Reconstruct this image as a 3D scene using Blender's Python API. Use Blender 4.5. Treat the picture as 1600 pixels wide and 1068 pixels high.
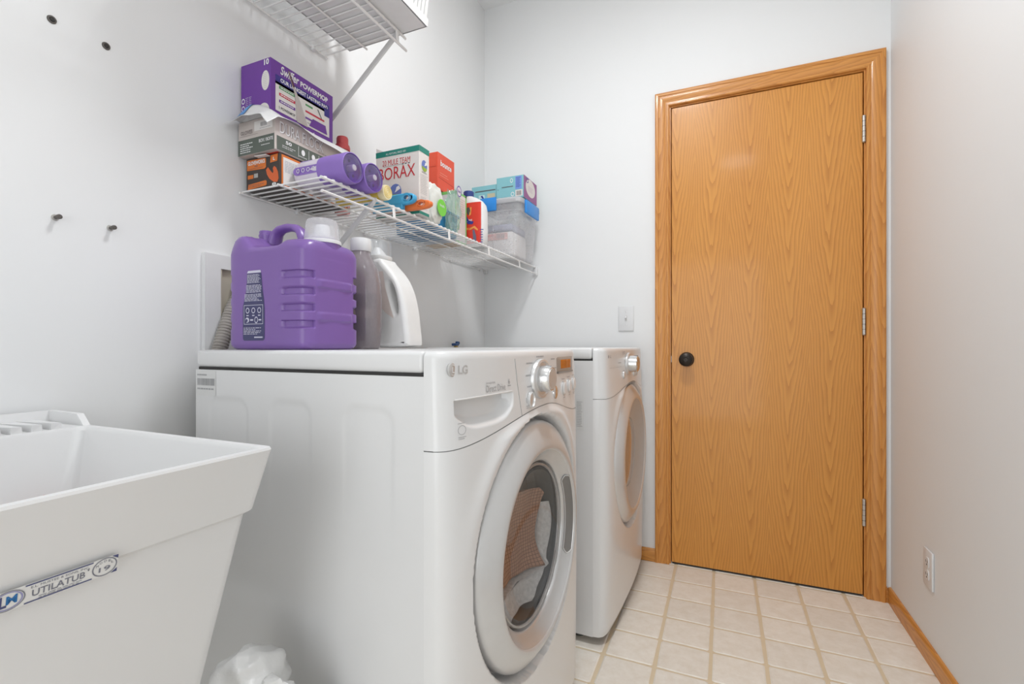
import bpy, bmesh, math, random
from mathutils import Vector, Matrix
random.seed(7)
for o in list(bpy.data.objects): bpy.data.objects.remove(o)
SC = bpy.context.scene
COL = SC.collection
PI = math.pi
R = math.radians

# ------------------------------------------------------------------ camera, world, exposure, lamps
CX, CZ = 1.146, 0.975
cam = bpy.data.cameras.new('camera')
cam.sensor_width = 36.0
cam.lens = 747.0 / 1600.0 * 36.0
cam.shift_y = 7.0 / 1600.0
cam.clip_start = 0.02
camo = bpy.data.objects.new('camera', cam)
camo.location = (CX, 0, CZ)
camo.rotation_euler = (R(90), 0, R(23.7))
COL.objects.link(camo)
SC.camera = camo
w = bpy.data.worlds.new('world'); SC.world = w; w.use_nodes = True
w.node_tree.nodes['Background'].inputs[0].default_value = (.9, .92, 1, 1)
w.node_tree.nodes['Background'].inputs[1].default_value = 0.05
SC.view_settings.view_transform = 'Standard'
SC.view_settings.look = 'None'
SC.view_settings.gamma = 1.0
SC.view_settings.use_curve_mapping = False
SC.view_settings.exposure = 0.07
LAMP_MAIN = 74.0      # ceiling lamp in view of the door (dome radiance)
FILL_REAR = 12.0      # unseen fill lamp added on the ceiling behind the camera
FILL_WINDOW = 15.0        # soft fill light added at an invented window behind the camera
sky = bpy.data.lights.new('added_fill_light', 'AREA'); sky.shape = 'RECTANGLE'; sky.size = 1.10; sky.size_y = 1.80; sky.energy = FILL_WINDOW; sky.color = (.95, .98, 1.0)
fill_obj = bpy.data.objects.new('added_fill_light', sky); fill_obj.location = (1.0, -1.488, 1.05); fill_obj.rotation_euler = (R(90), 0, R(0)); COL.objects.link(fill_obj)
ROOM_W, Y_DOOR, Y_REAR, Z_CEIL = 1.736, 2.25, -1.5, 2.745

# ------------------------------------------------------------------ material helpers
MATS = {}
def mat(name, col, rough=.5, metal=0., spec=.5, coat=0., bump=None, var=None, emit=None, estr=0., trans=0., sub=None):
    if name in MATS: return MATS[name]
    m = bpy.data.materials.new(name); m.use_nodes = True
    nt = m.node_tree; b = nt.nodes['Principled BSDF']
    b.inputs['Base Color'].default_value = (*col, 1)
    b.inputs['Roughness'].default_value = rough
    b.inputs['Metallic'].default_value = metal
    b.inputs['Specular IOR Level'].default_value = spec
    b.inputs['Coat Weight'].default_value = coat
    b.inputs['Coat Roughness'].default_value = .12
    if trans: b.inputs['Transmission Weight'].default_value = trans
    tc = nt.nodes.new('ShaderNodeTexCoord')
    sc, am = var if var else (40., .03)
    n = nt.nodes.new('ShaderNodeTexNoise'); n.inputs['Scale'].default_value = sc; n.inputs['Detail'].default_value = 3
    nt.links.new(tc.outputs['Object'], n.inputs['Vector'])
    mx = nt.nodes.new('ShaderNodeMix'); mx.data_type = 'RGBA'
    mx.inputs[6].default_value = (*[max(0, c * (1 - am)) for c in col], 1)
    mx.inputs[7].default_value = (*[min(1, c * (1 + am)) for c in col], 1)
    nt.links.new(n.outputs['Fac'], mx.inputs[0]); nt.links.new(mx.outputs[2], b.inputs['Base Color'])
    if bump:
        n2 = nt.nodes.new('ShaderNodeTexNoise'); n2.inputs['Scale'].default_value = bump[0]; n2.inputs['Detail'].default_value = 4
        nt.links.new(tc.outputs['Object'], n2.inputs['Vector'])
        bp = nt.nodes.new('ShaderNodeBump'); bp.inputs['Strength'].default_value = bump[1]; bp.inputs['Distance'].default_value = bump[2] if len(bump) > 2 else .002
        nt.links.new(n2.outputs['Fac'], bp.inputs['Height']); nt.links.new(bp.outputs['Normal'], b.inputs['Normal'])
    if emit:
        b.inputs['Emission Color'].default_value = (*emit, 1); b.inputs['Emission Strength'].default_value = estr
    MATS[name] = m
    return m

def clear(name, col, solid=.2, rough=.12, gloss=.5):
    """see-through plastic or glass: tinted transparency, a little body colour, fresnel reflection"""
    if name in MATS: return MATS[name]
    m = bpy.data.materials.new(name); m.use_nodes = True
    nt = m.node_tree; nt.nodes.clear()
    out = nt.nodes.new('ShaderNodeOutputMaterial')
    tr = nt.nodes.new('ShaderNodeBsdfTransparent'); tr.inputs[0].default_value = (*col, 1)
    df = nt.nodes.new('ShaderNodeBsdfPrincipled'); df.inputs['Base Color'].default_value = (*col, 1); df.inputs['Roughness'].default_value = .4
    n = nt.nodes.new('ShaderNodeTexNoise'); n.inputs['Scale'].default_value = 30
    mr = nt.nodes.new('ShaderNodeMapRange'); mr.inputs['To Min'].default_value = solid * .9; mr.inputs['To Max'].default_value = min(1, solid * 1.1)
    nt.links.new(n.outputs['Fac'], mr.inputs['Value'])
    m1 = nt.nodes.new('ShaderNodeMixShader'); nt.links.new(mr.outputs[0], m1.inputs[0])
    nt.links.new(tr.outputs[0], m1.inputs[1]); nt.links.new(df.outputs[0], m1.inputs[2])
    gl = nt.nodes.new('ShaderNodeBsdfGlossy'); gl.inputs['Roughness'].default_value = rough; gl.inputs[0].default_value = (1, 1, 1, 1)
    lw = nt.nodes.new('ShaderNodeLayerWeight'); lw.inputs[0].default_value = .5
    pw = nt.nodes.new('ShaderNodeMath'); pw.operation = 'POWER'; pw.inputs[1].default_value = 4.5; nt.links.new(lw.outputs['Facing'], pw.inputs[0])
    mu = nt.nodes.new('ShaderNodeMath'); mu.operation = 'MULTIPLY_ADD'; mu.inputs[1].default_value = .85 * gloss; mu.inputs[2].default_value = .045 * gloss
    nt.links.new(pw.outputs[0], mu.inputs[0])
    m2 = nt.nodes.new('ShaderNodeMixShader'); nt.links.new(mu.outputs[0], m2.inputs[0])
    nt.links.new(m1.outputs[0], m2.inputs[1]); nt.links.new(gl.outputs[0], m2.inputs[2])
    nt.links.new(m2.outputs[0], out.inputs[0])
    MATS[name] = m
    return m

def s2l(r, g, b):
    f = lambda c: (c / 255 / 12.92) if c / 255 <= .04045 else ((c / 255 + .055) / 1.055) ** 2.4
    return (f(r), f(g), f(b))

def wood(name, base, dark, leaf=.175, off=0., amp=1., swap=False, rough=.40):
    """oak veneer: cathedral figure repeated leaf by leaf, fine pores along the grain (grain runs along z, or x when swap)"""
    m = bpy.data.materials.new(name); m.use_nodes = True
    nt = m.node_tree; L = nt.links; b = nt.nodes['Principled BSDF']
    def math_(op, a, c=None):
        n = nt.nodes.new('ShaderNodeMath'); n.operation = op
        for i, v in enumerate((a, c)):
            if v is None: continue
            if isinstance(v, (int, float)): n.inputs[i].default_value = v
            else: L.new(v, n.inputs[i])
        return n.outputs[0]
    tc = nt.nodes.new('ShaderNodeTexCoord'); sp = nt.nodes.new('ShaderNodeSeparateXYZ'); L.new(tc.outputs['Object'], sp.inputs[0])
    X, Z = (sp.outputs[2], sp.outputs[0]) if swap else (sp.outputs[0], sp.outputs[2])
    def noise(sx, sz, scale, det=3, add=0.):
        cb = nt.nodes.new('ShaderNodeCombineXYZ'); L.new(math_('MULTIPLY', X, sx), cb.inputs[0]); L.new(math_('MULTIPLY', Z, sz), cb.inputs[2]); cb.inputs[1].default_value = add
        n = nt.nodes.new('ShaderNodeTexNoise'); n.inputs['Scale'].default_value = scale; n.inputs['Detail'].default_value = det
        L.new(cb.outputs[0], n.inputs['Vector']); return n.outputs['Fac']
    xs = math_('ADD', math_('DIVIDE', math_('ADD', X, off), leaf), math_('MULTIPLY', math_('SUBTRACT', noise(1, .6, 2.5, 2), .5), .35))
    cell = math_('FLOOR', xs)
    u = math_('MULTIPLY', math_('SUBTRACT', math_('FRACT', xs), .5), leaf)          # metres from the leaf's heart
    au = math_('ABSOLUTE', u)
    par = math_('MULTIPLY', math_('POWER', au, 1.32), 24.)
    ph = math_('SUBTRACT', Z, par)
    ph = math_('ADD', ph, math_('MULTIPLY', cell, .37))
    ph = math_('ADD', ph, math_('MULTIPLY', math_('SUBTRACT', noise(7, 1.2, 1.6, 3, 3.), .5), .42 * amp))
    ph = math_('ADD', ph, math_('MULTIPLY', math_('SUBTRACT', noise(45, 6, 1.3, 3, 7.), .5), .085 * amp))
    rings = math_('FRACT', math_('MULTIPLY', ph, 8.0))
    line = math_('POWER', rings, 1.7)                                                  # soft rise, sharp latewood edge
    pores = noise(260, 7, 1.0, 2, 1.)
    pr = nt.nodes.new('ShaderNodeMapRange'); L.new(pores, pr.inputs[0]); pr.inputs[1].default_value = .52; pr.inputs[2].default_value = .72
    tone = noise(3, .8, 1.5, 2, 5.)
    f = math_('ADD', math_('MULTIPLY', line, .62), math_('MULTIPLY', pr.outputs[0], .20))
    f = math_('ADD', f, math_('MULTIPLY', math_('SUBTRACT', tone, .5), .35))
    mx = nt.nodes.new('ShaderNodeMix'); mx.data_type = 'RGBA'; mx.clamp_factor = True
    mx.inputs[6].default_value = (*base, 1); mx.inputs[7].default_value = (*dark, 1)
    L.new(f, mx.inputs[0]); L.new(mx.outputs[2], b.inputs['Base Color'])
    b.inputs['Roughness'].default_value = rough; b.inputs['Coat Weight'].default_value = .22; b.inputs['Coat Roughness'].default_value = .10
    bp = nt.nodes.new('ShaderNodeBump'); bp.inputs['Strength'].default_value = .08; bp.inputs['Distance'].default_value = .0005
    L.new(pr.outputs[0], bp.inputs['Height']); L.new(bp.outputs['Normal'], b.inputs['Normal'])
    MATS[name] = m
    return m

# ------------------------------------------------------------------ mesh helpers
class MB:
    def __init__(s): s.v = []; s.f = []
    def add(s, vs, fs):
        o = len(s.v); s.v += [tuple(v) for v in vs]; s.f += [tuple(i + o for i in f) for f in fs]; return s
    def box(s, a, b):
        (x0, y0, z0), (x1, y1, z1) = a, b
        return s.add([(x0,y0,z0),(x1,y0,z0),(x1,y1,z0),(x0,y1,z0),(x0,y0,z1),(x1,y0,z1),(x1,y1,z1),(x0,y1,z1)],
                     [(0,3,2,1),(4,5,6,7),(0,1,5,4),(1,2,6,5),(2,3,7,6),(3,0,4,7)])
    def rbox(s, a, b, r=.004, seg=2):
        bm = bmesh.new(); bmesh.ops.create_cube(bm, size=1)
        for v in bm.verts:
            for i in range(3): v.co[i] = a[i] + (v.co[i] + .5) * (b[i] - a[i])
        bmesh.ops.bevel(bm, geom=bm.edges[:], offset=r, segments=seg, affect='EDGES', profile=.5)
        bm.verts.index_update()
        s.add([v.co[:] for v in bm.verts], [[v.index for v in f.verts] for f in bm.faces]); bm.free(); return s
    def grid(s, fn, nu, nv, closed=False, flip=False):
        vs = [fn(i / nu, j / nv) for j in range(nv + 1) for i in range(nu if closed else nu + 1)]
        W = nu if closed else nu + 1
        fs = []
        for j in range(nv):
            for i in range(nu):
                a = j * W + i; b = j * W + (i + 1) % W
                q = (a, b, b + W, a + W)
                fs.append(q[::-1] if flip else q)
        return s.add(vs, fs)
    def lathe(s, prof, n=32, c=(0, 0, 0), axis='z', cap0=True, cap1=True):
        """prof: (radius, height) pairs"""
        c = Vector(c); vs = []; fs = []
        for r, h in prof:
            for i in range(n):
                t = 2 * PI * i / n; p, q = r * math.cos(t), r * math.sin(t)
                vs.append(c + Vector({'z': (p, q, h), 'x': (h, p, q), 'y': (q, h, p)}[axis]))
        for j in range(len(prof) - 1):
            for i in range(n):
                k = (i + 1) % n
                fs.append((j*n+i, j*n+k, (j+1)*n+k, (j+1)*n+i))
        if cap0: fs.append(tuple(range(n))[::-1])
        if cap1: fs.append(tuple((len(prof)-1)*n + i for i in range(n)))
        return s.add(vs, fs)
    def tube(s, path, r, n=8, closed=False, ell=None):
        P = [Vector(p) for p in path]; m = len(P); vs = []; fs = []
        up = None
        for i, p in enumerate(P):
            a = P[(i - 1) % m] if (closed or i) else p; b = P[(i + 1) % m] if (closed or i < m - 1) else p
            t = (b - a).normalized()
            if up is None:
                up = Vector((0, 0, 1)) if abs(t.z) < .9 else Vector((1, 0, 0))
            side = t.cross(up).normalized(); up = side.cross(t).normalized()
            rr = r[i] if isinstance(r, (list, tuple)) else r
            e0, e1 = ell if ell else (1, 1)
            for k in range(n):
                th = 2 * PI * k / n
                vs.append(p + side * rr * e0 * math.cos(th) + up * rr * e1 * math.sin(th))
        for i in range(m if closed else m - 1):
            j = (i + 1) % m
            for k in range(n):
                l = (k + 1) % n
                fs.append((i*n+k, i*n+l, j*n+l, j*n+k))
        if not closed:
            fs.append(tuple(range(n))[::-1]); fs.append(tuple((m-1)*n + k for k in range(n)))
        return s.add(vs, fs)
    def loft(s, secs, n=48, cap0=True, cap1=True, fn=None):
        """secs: (z, cx, cy, rx, ry, exponent)"""
        vs = []; fs = []
        for (z, cx, cy, rx, ry, e) in secs:
            for i in range(n):
                t = 2 * PI * i / n; c_, s_ = math.cos(t), math.sin(t)
                p = Vector((cx + rx * math.copysign(abs(c_) ** (2 / e), c_), cy + ry * math.copysign(abs(s_) ** (2 / e), s_), z))
                if fn: p = fn(p, t, z)
                vs.append(p)
        for j in range(len(secs) - 1):
            for i in range(n):
                k = (i + 1) % n
                fs.append((j*n+i, j*n+k, (j+1)*n+k, (j+1)*n+i))
        if cap0: fs.append(tuple(range(n))[::-1])
        if cap1: fs.append(tuple((len(secs)-1)*n + i for i in range(n)))
        return s.add(vs, fs)
    def prism(s, pts, z0, z1, axis='z'):
        n = len(pts)
        def P(p, h): return {'z': (p[0], p[1], h), 'y': (p[0], h, p[1]), 'x': (h, p[0], p[1])}[axis]
        vs = [P(p, z0) for p in pts] + [P(p, z1) for p in pts]
        fs = [tuple(range(n))[::-1], tuple(range(n, 2*n))] + [(i, (i+1) % n, n + (i+1) % n, n + i) for i in range(n)]
        return s.add(vs, fs)
    def xf(s, M, i0=0):
        s.v = s.v[:i0] + [tuple(M @ Vector(v)) for v in s.v[i0:]]; return s
    def mesh(s, name, smooth=True, ang=35, fix=True):
        me = bpy.data.meshes.new(name); me.from_pydata(s.v, [], s.f)
        bm = bmesh.new(); bm.from_mesh(me)
        if fix: bmesh.ops.recalc_face_normals(bm, faces=bm.faces[:])
        if smooth:
            for f in bm.faces: f.smooth = True
            for e in bm.edges:
                if len(e.link_faces) == 2 and e.calc_face_angle(0) > R(ang): e.smooth = False
        bm.to_mesh(me); bm.free(); return me

def link(o, parent=None):
    COL.objects.link(o)
    if parent: o.parent = parent
    return o
def part(name, mb, m, parent=None, smooth=True, ang=35, fix=True, label=None, kind=None, loc=None):
    me = mb.mesh(name, smooth, ang, fix) if isinstance(mb, MB) else mb
    if m is not None and not me.materials: me.materials.append(m)
    o = bpy.data.objects.new(name, me)
    if loc: o.location = loc
    link(o, parent)
    if label: o['label'] = label
    if kind: o['kind'] = kind
    return o
def thing(name, label, cat, loc=(0, 0, 0), rotz=0, group=None, rot=None):
    o = bpy.data.objects.new(name, None); o.location = loc; o.rotation_euler = rot or (0, 0, rotz)
    o.empty_display_size = .02
    link(o); o['label'] = label; o['category'] = cat
    if group: o['group'] = group
    return o
def tag(o, label, cat, group=None):
    o['label'] = label; o['category'] = cat
    if group: o['group'] = group
    return o
def struct(o): o['kind'] = 'structure'; return o

def txt(s, bold=0., shear=0.):
    """text as flat faces in a unit box: returns (verts2d in 0..1 x 0..1, faces, aspect)"""
    cu = bpy.data.curves.new('lettering', 'FONT'); cu.body = s; cu.size = 1; cu.offset = bold; cu.shear = shear; cu.resolution_u = 3
    ob = bpy.data.objects.new('lettering', cu); COL.objects.link(ob)
    dg = bpy.context.evaluated_depsgraph_get(); dg.update()
    me = bpy.data.meshes.new_from_object(ob.evaluated_get(dg))
    vs = [(v.co.x, v.co.y) for v in me.vertices]; fs = [tuple(p.vertices) for p in me.polygons]
    bpy.data.objects.remove(ob); bpy.data.meshes.remove(me); bpy.data.curves.remove(cu)
    if not vs: return [], [], 1
    x0 = min(v[0] for v in vs); x1 = max(v[0] for v in vs); y0 = min(v[1] for v in vs); y1 = max(v[1] for v in vs)
    return [((x - x0) / max(x1 - x0, 1e-6), (y - y0) / max(y1 - y0, 1e-6)) for x, y in vs], fs, (x1 - x0) / max(y1 - y0, 1e-6)

def curve2d(splines, extrude, bevel=.002, res=3, brs=2, cyc=True):
    """closed outlines (holes allowed) -> solid mesh with rounded rims, outline in XY, thickness in Z"""
    cu = bpy.data.curves.new('outline', 'CURVE'); cu.dimensions = '2D'; cu.fill_mode = 'BOTH'
    cu.extrude = extrude; cu.bevel_depth = bevel; cu.offset = -bevel; cu.bevel_resolution = brs; cu.resolution_u = res
    for pts, smooth in splines:
        if smooth:
            sp = cu.splines.new('NURBS'); sp.points.add(len(pts) - 1); sp.order_u = 3
            for p, q in zip(sp.points, pts): p.co = (q[0], q[1], 0, 1)
        else:
            sp = cu.splines.new('POLY'); sp.points.add(len(pts) - 1)
            for p, q in zip(sp.points, pts): p.co = (q[0], q[1], 0, 1)
        sp.use_cyclic_u = True
    ob = bpy.data.objects.new('outline', cu); COL.objects.link(ob)
    dg = bpy.context.evaluated_depsgraph_get(); dg.update()
    me = bpy.data.meshes.new_from_object(ob.evaluated_get(dg))
    mb = MB(); mb.add([v.co[:] for v in me.vertices], [tuple(p.vertices) for p in me.polygons])
    bpy.data.objects.remove(ob); bpy.data.meshes.remove(me); bpy.data.curves.remove(cu)
    return mb

class Dec:
    """flat print laid on a surface given by fn(u, v) -> point, nrm -> outward normal. Pieces of one name and material form one part."""
    def __init__(s, fn, nrm, parent, eps=.0004):
        s.fn, s.n, s.par, s.eps, s.d = fn, Vector(nrm), parent, eps, {}; s.lay = 1
    @staticmethod
    def plane(o, u, v, parent, eps=.0004):
        o, u, v = Vector(o), Vector(u), Vector(v)
        return Dec(lambda a, b: o + u * a + v * b, u.cross(v).normalized(), parent, eps)
    def put(s, name, m, pts, faces, own=True):
        s.k = getattr(s, 'k', 0) + 1
        mb = s.d.setdefault((name, m.name, s.k if own else 0), (MB(), m))[0]
        mb.add([s.fn(a, b) + s.n * s.eps * s.lay for a, b in pts], faces)
    def rect(s, m, x0, y0, x1, y1, name='printed_panel', lay=1, nx=1):
        s.lay = lay
        pts = [(x0 + (x1 - x0) * i / nx, y) for i in range(nx + 1) for y in (y0, y1)]
        s.put(name, m, pts, [(2*i, 2*i+2, 2*i+3, 2*i+1) for i in range(nx)]); return s
    def poly(s, m, pts, name='printed_panel', lay=1):
        s.lay = lay; s.put(name, m, pts, [tuple(range(len(pts)))]); return s
    def ell(s, m, cx, cy, rx, ry, name='printed_emblem', lay=1, a0=0, a1=2*PI, n=24):
        s.lay = lay
        s.put(name, m, [(cx + rx * math.cos(a0 + (a1 - a0) * i / n), cy + ry * math.sin(a0 + (a1 - a0) * i / n)) for i in range(n)], [tuple(range(n))]); return s
    def ring(s, m, cx, cy, rx, ry, t=.15, name='printed_emblem', lay=1, n=28):
        s.lay = lay; pts = []
        for i in range(n):
            a = 2 * PI * i / n
            pts += [(cx + rx * math.cos(a), cy + ry * math.sin(a)), (cx + rx * (1 - t) * math.cos(a), cy + ry * (1 - t) * math.sin(a))]
        s.put(name, m, pts, [(2*i, 2*((i+1) % n), 2*((i+1) % n)+1, 2*i+1) for i in range(n)]); return s
    def text(s, m, t, x0, y0, x1, y1, bold=.01, shear=0, name='lettering', lay=2):
        s.lay = lay; vs, fs, _ = txt(t, bold, shear)
        s.put(name, m, [(x0 + (x1 - x0) * a, y0 + (y1 - y0) * b) for a, b in vs], fs); return s
    def lines(s, m, x0, y0, x1, y1, n, fill=.5, name='fine_print', lay=2, seed=1, rag=.3):
        s.lay = lay; rd = random.Random(seed)
        h = (y1 - y0) / n
        for i in range(n):
            y = y1 - (i + .5) * h; e = x1 - (x1 - x0) * rag * rd.random(); x = x0
            while x < e:                                     # words with gaps between them
                l = (x1 - x0) * rd.uniform(.06, .2); q = min(x + l, e)
                s.put(name, m, [(x, y - h*fill/2), (q, y - h*fill/2), (q, y + h*fill/2), (x, y + h*fill/2)], [(0, 1, 2, 3)], False)
                x = q + (x1 - x0) * .03
        return s
    def bars(s, m, x0, y0, x1, y1, n, name='barcode', lay=2, seed=3):
        s.lay = lay; rd = random.Random(seed); w_ = (x1 - x0) / n
        for i in range(n):
            x = x0 + i * w_; q = x + w_ * rd.uniform(.25, .75)
            s.put(name, m, [(x, y0), (q, y0), (q, y1), (x, y1)], [(0, 1, 2, 3)], False)
        return s
    def done(s):
        for (name, _, own), (mb, m) in s.d.items(): part(name, mb, m, s.par, smooth=False, fix=False, kind=None if own else 'stuff')

def sstep(a, b, x):
    t = min(1, max(0, (x - a) / (b - a))); return t * t * (3 - 2 * t)

# ------------------------------------------------------------------ materials
WALL = mat('wall_paint', (.84, .845, .845), .55, spec=.3, bump=(260, .05, .001), var=(3, .012))
CEIL = mat('ceiling_paint', (.90, .90, .90), .8, bump=(180, .2, .002))
OAK = wood('oak_door', s2l(216, 150, 66), s2l(172, 102, 30), .146, -.03)
OAKC = wood('oak_trim', s2l(214, 148, 72), s2l(172, 104, 40), .075, .01, 1.3)
OAKH = wood('oak_trim_level', s2l(214, 148, 72), s2l(172, 104, 40), .075, .01, 1.3, swap=True)
ENAMEL = mat('white_enamel', (.77, .77, .77), .28, spec=.5, coat=.3, var=(2, .01))
PLASTW = mat('white_plastic', (.76, .76, .765), .35, spec=.5)
SINKM = mat('tub_plastic', (.77, .77, .77), .38, spec=.45, var=(6, .02), bump=(40, .04, .001))
WIREW = mat('white_wire_coating', (.80, .79, .78), .4)
SILVER = mat('silver_trim', (.72, .72, .72), .3, metal=.55, var=(5, .02))
CHROME = mat('bright_silver', (.75, .75, .75), .22, metal=.85)
DARK = mat('dark_gap', (.03, .028, .027), .7)
RUBBER = mat('grey_rubber', (.16, .155, .15), .6)
STEELD = mat('drum_steel', (.16, .15, .145), .45, metal=.6)
PRINTG = mat('grey_print', (.42, .42, .43), .5)
PRINTD = mat('dark_print', (.10, .10, .11), .5)
PRINTW = mat('white_print', (.82, .82, .82), .5)

# ------------------------------------------------------------------ room shell
def build_room():
    # floor: grout bed with separate vinyl tiles set on it
    grout = mat('floor_grout', s2l(226, 209, 180), .5, var=(25, .06))
    fl = struct(part('floor', MB().box((-.1, Y_REAR - .1, -.06), (ROOM_W + .1, Y_DOOR + .3, 0)), grout, smooth=False))
    tm = bpy.data.materials.new('floor_tile'); tm.use_nodes = True
    nt = tm.node_tree; b = nt.nodes['Principled BSDF']; L = nt.links
    oi = nt.nodes.new('ShaderNodeObjectInfo'); tc = nt.nodes.new('ShaderNodeTexCoord')
    va = nt.nodes.new('ShaderNodeVectorMath'); va.operation = 'ADD'; L.new(tc.outputs['Object'], va.inputs[0]); L.new(oi.outputs['Location'], va.inputs[1])
    n = nt.nodes.new('ShaderNodeTexNoise'); n.inputs['Scale'].default_value = 26; n.inputs['Detail'].default_value = 6; n.inputs['Roughness'].default_value = .7; L.new(va.outputs[0], n.inputs['Vector'])
    rp = nt.nodes.new('ShaderNodeValToRGB'); L.new(n.outputs['Fac'], rp.inputs[0])
    rp.color_ramp.elements[0].position = .3; rp.color_ramp.elements[0].color = (*s2l(234, 226, 213), 1)
    rp.color_ramp.elements[1].position = .68; rp.color_ramp.elements[1].color = (*s2l(246, 241, 232), 1)
    hv = nt.nodes.new('ShaderNodeHueSaturation'); L.new(rp.outputs[0], hv.inputs['Color'])
    mr = nt.nodes.new('ShaderNodeMapRange'); L.new(oi.outputs['Random'], mr.inputs[0]); mr.inputs[3].default_value = .96; mr.inputs[4].default_value = 1.03; L.new(mr.outputs[0], hv.inputs['Value'])
    L.new(hv.outputs[0], b.inputs['Base Color']); b.inputs['Roughness'].default_value = .42
    bp = nt.nodes.new('ShaderNodeBump'); bp.inputs['Strength'].default_value = .15; bp.inputs['Distance'].default_value = .001; L.new(n.outputs['Fac'], bp.inputs['Height']); L.new(bp.outputs[0], b.inputs['Normal'])
    MATS['floor_tile'] = tm
    px, py, gx, gy, ch = .1567, .1475, .0058, .0034, .005
    def tile_mesh(wx, wy, seed):
        rd = random.Random(seed); pts = []
        hx, hy = wx / 2 - gx, wy / 2 - gy
        for (sx, sy) in ((-1, -1), (1, -1), (1, 1), (-1, 1)):
            c0, c1 = (sx * hx, sy * (hy - ch)), (sx * (hx - ch), sy * hy)
            pts += [c0, c1] if sx * sy > 0 else [c1, c0]
        out = []                                                # wobbly outline, as printed
        N = len(pts)
        for i in range(N):
            a, c = pts[i], pts[(i + 1) % N]
            for t in (0, .5):
                k = .0012
                out.append((a[0] + (c[0] - a[0]) * t + rd.uniform(-k, k), a[1] + (c[1] - a[1]) * t + rd.uniform(-k, k)))
        mb = MB(); n_ = len(out)
        sc = 1 - .004 / hx
        mb.add([(x, y, 0) for x, y in out] + [(x * sc, y * sc, .0018) for x, y in out],
               [tuple(range(n_, 2 * n_))] + [(i, (i+1) % n_, n_ + (i+1) % n_, n_ + i) for i in range(n_)])
        me = mb.mesh('tile', smooth=False); me.materials.append(tm); return me
    vari = [tile_mesh(px, py, s) for s in range(5)]
    half = {}
    i0 = -6; x_at = lambda i: .9575 + px * i; y_at = lambda j: 2.243 - py * j
    for i in range(-6, 5):
        for j in range(-1, 25):
            xa, xb = x_at(i), min(x_at(i + 1), ROOM_W - .002)
            ya, yb = y_at(j + 1), y_at(j)
            if j == -1: ya, yb = 2.243, 2.243 + py
            me = vari[(i * 7 + j * 13) % 5]
            o = bpy.data.objects.new('tile', me); o.location = ((xa + xb) / 2, (ya + yb) / 2, .0002); link(o, fl)
            if xb - xa < px - 1e-4: o.scale.x = (xb - xa) / px
    # walls
    struct(part('wall_left', MB().box((-.1, Y_REAR - .1, 0), (0, Y_DOOR + .1, Z_CEIL)), WALL, smooth=False))
    struct(part('wall_right', MB().box((ROOM_W, Y_REAR - .1, 0), (ROOM_W + .1, Y_DOOR + .1, Z_CEIL)), WALL, smooth=False))
    mb = MB().box((0, Y_DOOR, 0), (.921, Y_DOOR + .1, Z_CEIL)).box((1.667, Y_DOOR, 0), (ROOM_W, Y_DOOR + .1, Z_CEIL)).box((.921, Y_DOOR, 2.062), (1.667, Y_DOOR + .1, Z_CEIL))
    struct(part('wall_back', mb, WALL, smooth=False))
    struct(part('wall_front', MB().box((0, Y_REAR - .1, 0), (ROOM_W, Y_REAR, Z_CEIL)), WALL, smooth=False))
    wn = bpy.data.objects.new('added_window_1', None); link(wn); wn['kind'] = 'structure'; wn.location = (1.0, Y_REAR, 1.05)  # invented window, added to frame the fill light on the rear wall
    for a, b in (((-.63, -.98), (-.55, .98)), ((.55, -.98), (.63, .98)), ((-.55, .90), (.55, .98)), ((-.55, -.98), (.55, -.90))): part('added_window_frame', MB().rbox((a[0], 0, a[1]), (b[0], .022, b[1]), .003, 1), PLASTW, wn)
    part('added_window_pane', MB().box((-.55, .001, -.90), (.55, .004, .90)), mat('pane_glass', (.8, .85, .9), .1), wn, smooth=False)
    struct(part('ceiling', MB().box((-.1, Y_REAR - .1, Z_CEIL), (ROOM_W + .1, Y_DOOR + .1, Z_CEIL + .08)), CEIL, smooth=False))
    # baseboards: rounded top profile
    prof = [(0, .002), (.012, .002), (.012, .046), (.010, .053), (.006, .057), (0, .058)]
    mb = MB(); mb.prism([(-a, z) for a, z in prof], Y_REAR, Y_DOOR - .013, 'y')
    o = struct(part('baseboard_right', mb, OAKC, loc=(ROOM_W, 0, 0)))
    # grain along its length: turn the trim so its long axis lies on local x
    def rail(name, L_, loc, rz, m=OAKH):
        mb = MB(); mb.prism([(-a, z) for a, z in prof], 0, L_, 'x')
        o = struct(part(name, mb, m, loc=loc)); o.rotation_euler.z = rz; return o
    bpy.data.objects.remove(o)
    rail('baseboard_right', Y_DOOR - .001 - Y_REAR, (ROOM_W, Y_DOOR - .0005, 0), R(-90))
    rail('baseboard_back', .874, (.001, Y_DOOR, 0), 0)
    # the little return between the casing and the right wall
    rail('baseboard_back', ROOM_W - .0125 - 1.7145, (1.7145, Y_DOOR, 0), 0)
    # door casing: moulded profile, mitred at the head
    cp = [(0, 0), (0, .010), (.004, .0135), (.010, .0135), (.012, .0105), (.016, .0105), (.020, .0125), (.030, .0150), (.040, .0160), (.046, .0155), (.048, .0180), (.056, .0185), (.061, .016), (.062, 0)]
    tr = bpy.data.objects.new('trim_1', None); link(tr); tr['kind'] = 'structure'; tr['label'] = 'moulded oak casing around the closed door'
    tr.location = (.931, Y_DOOR, 0)
    xi0, xi1, zi = 0., 1.657 - .931, 2.050
    def casing(name, fn, m):
        mb = MB(); n_ = len(cp)
        vs = []
        for e in (0, 1):
            for (a, d) in cp: vs.append(fn(a, d, e))
        mb.add(vs, [tuple(range(n_)), tuple(range(n_, 2*n_))] + [(i, (i+1) % n_, n_ + (i+1) % n_, n_ + i) for i in range(n_)])
        part(name, mb, m, tr, ang=20)
    casing('side_casing', lambda a, d, e: (xi0 - a, -d, 0.002 if e == 0 else zi + a), OAKC)
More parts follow.
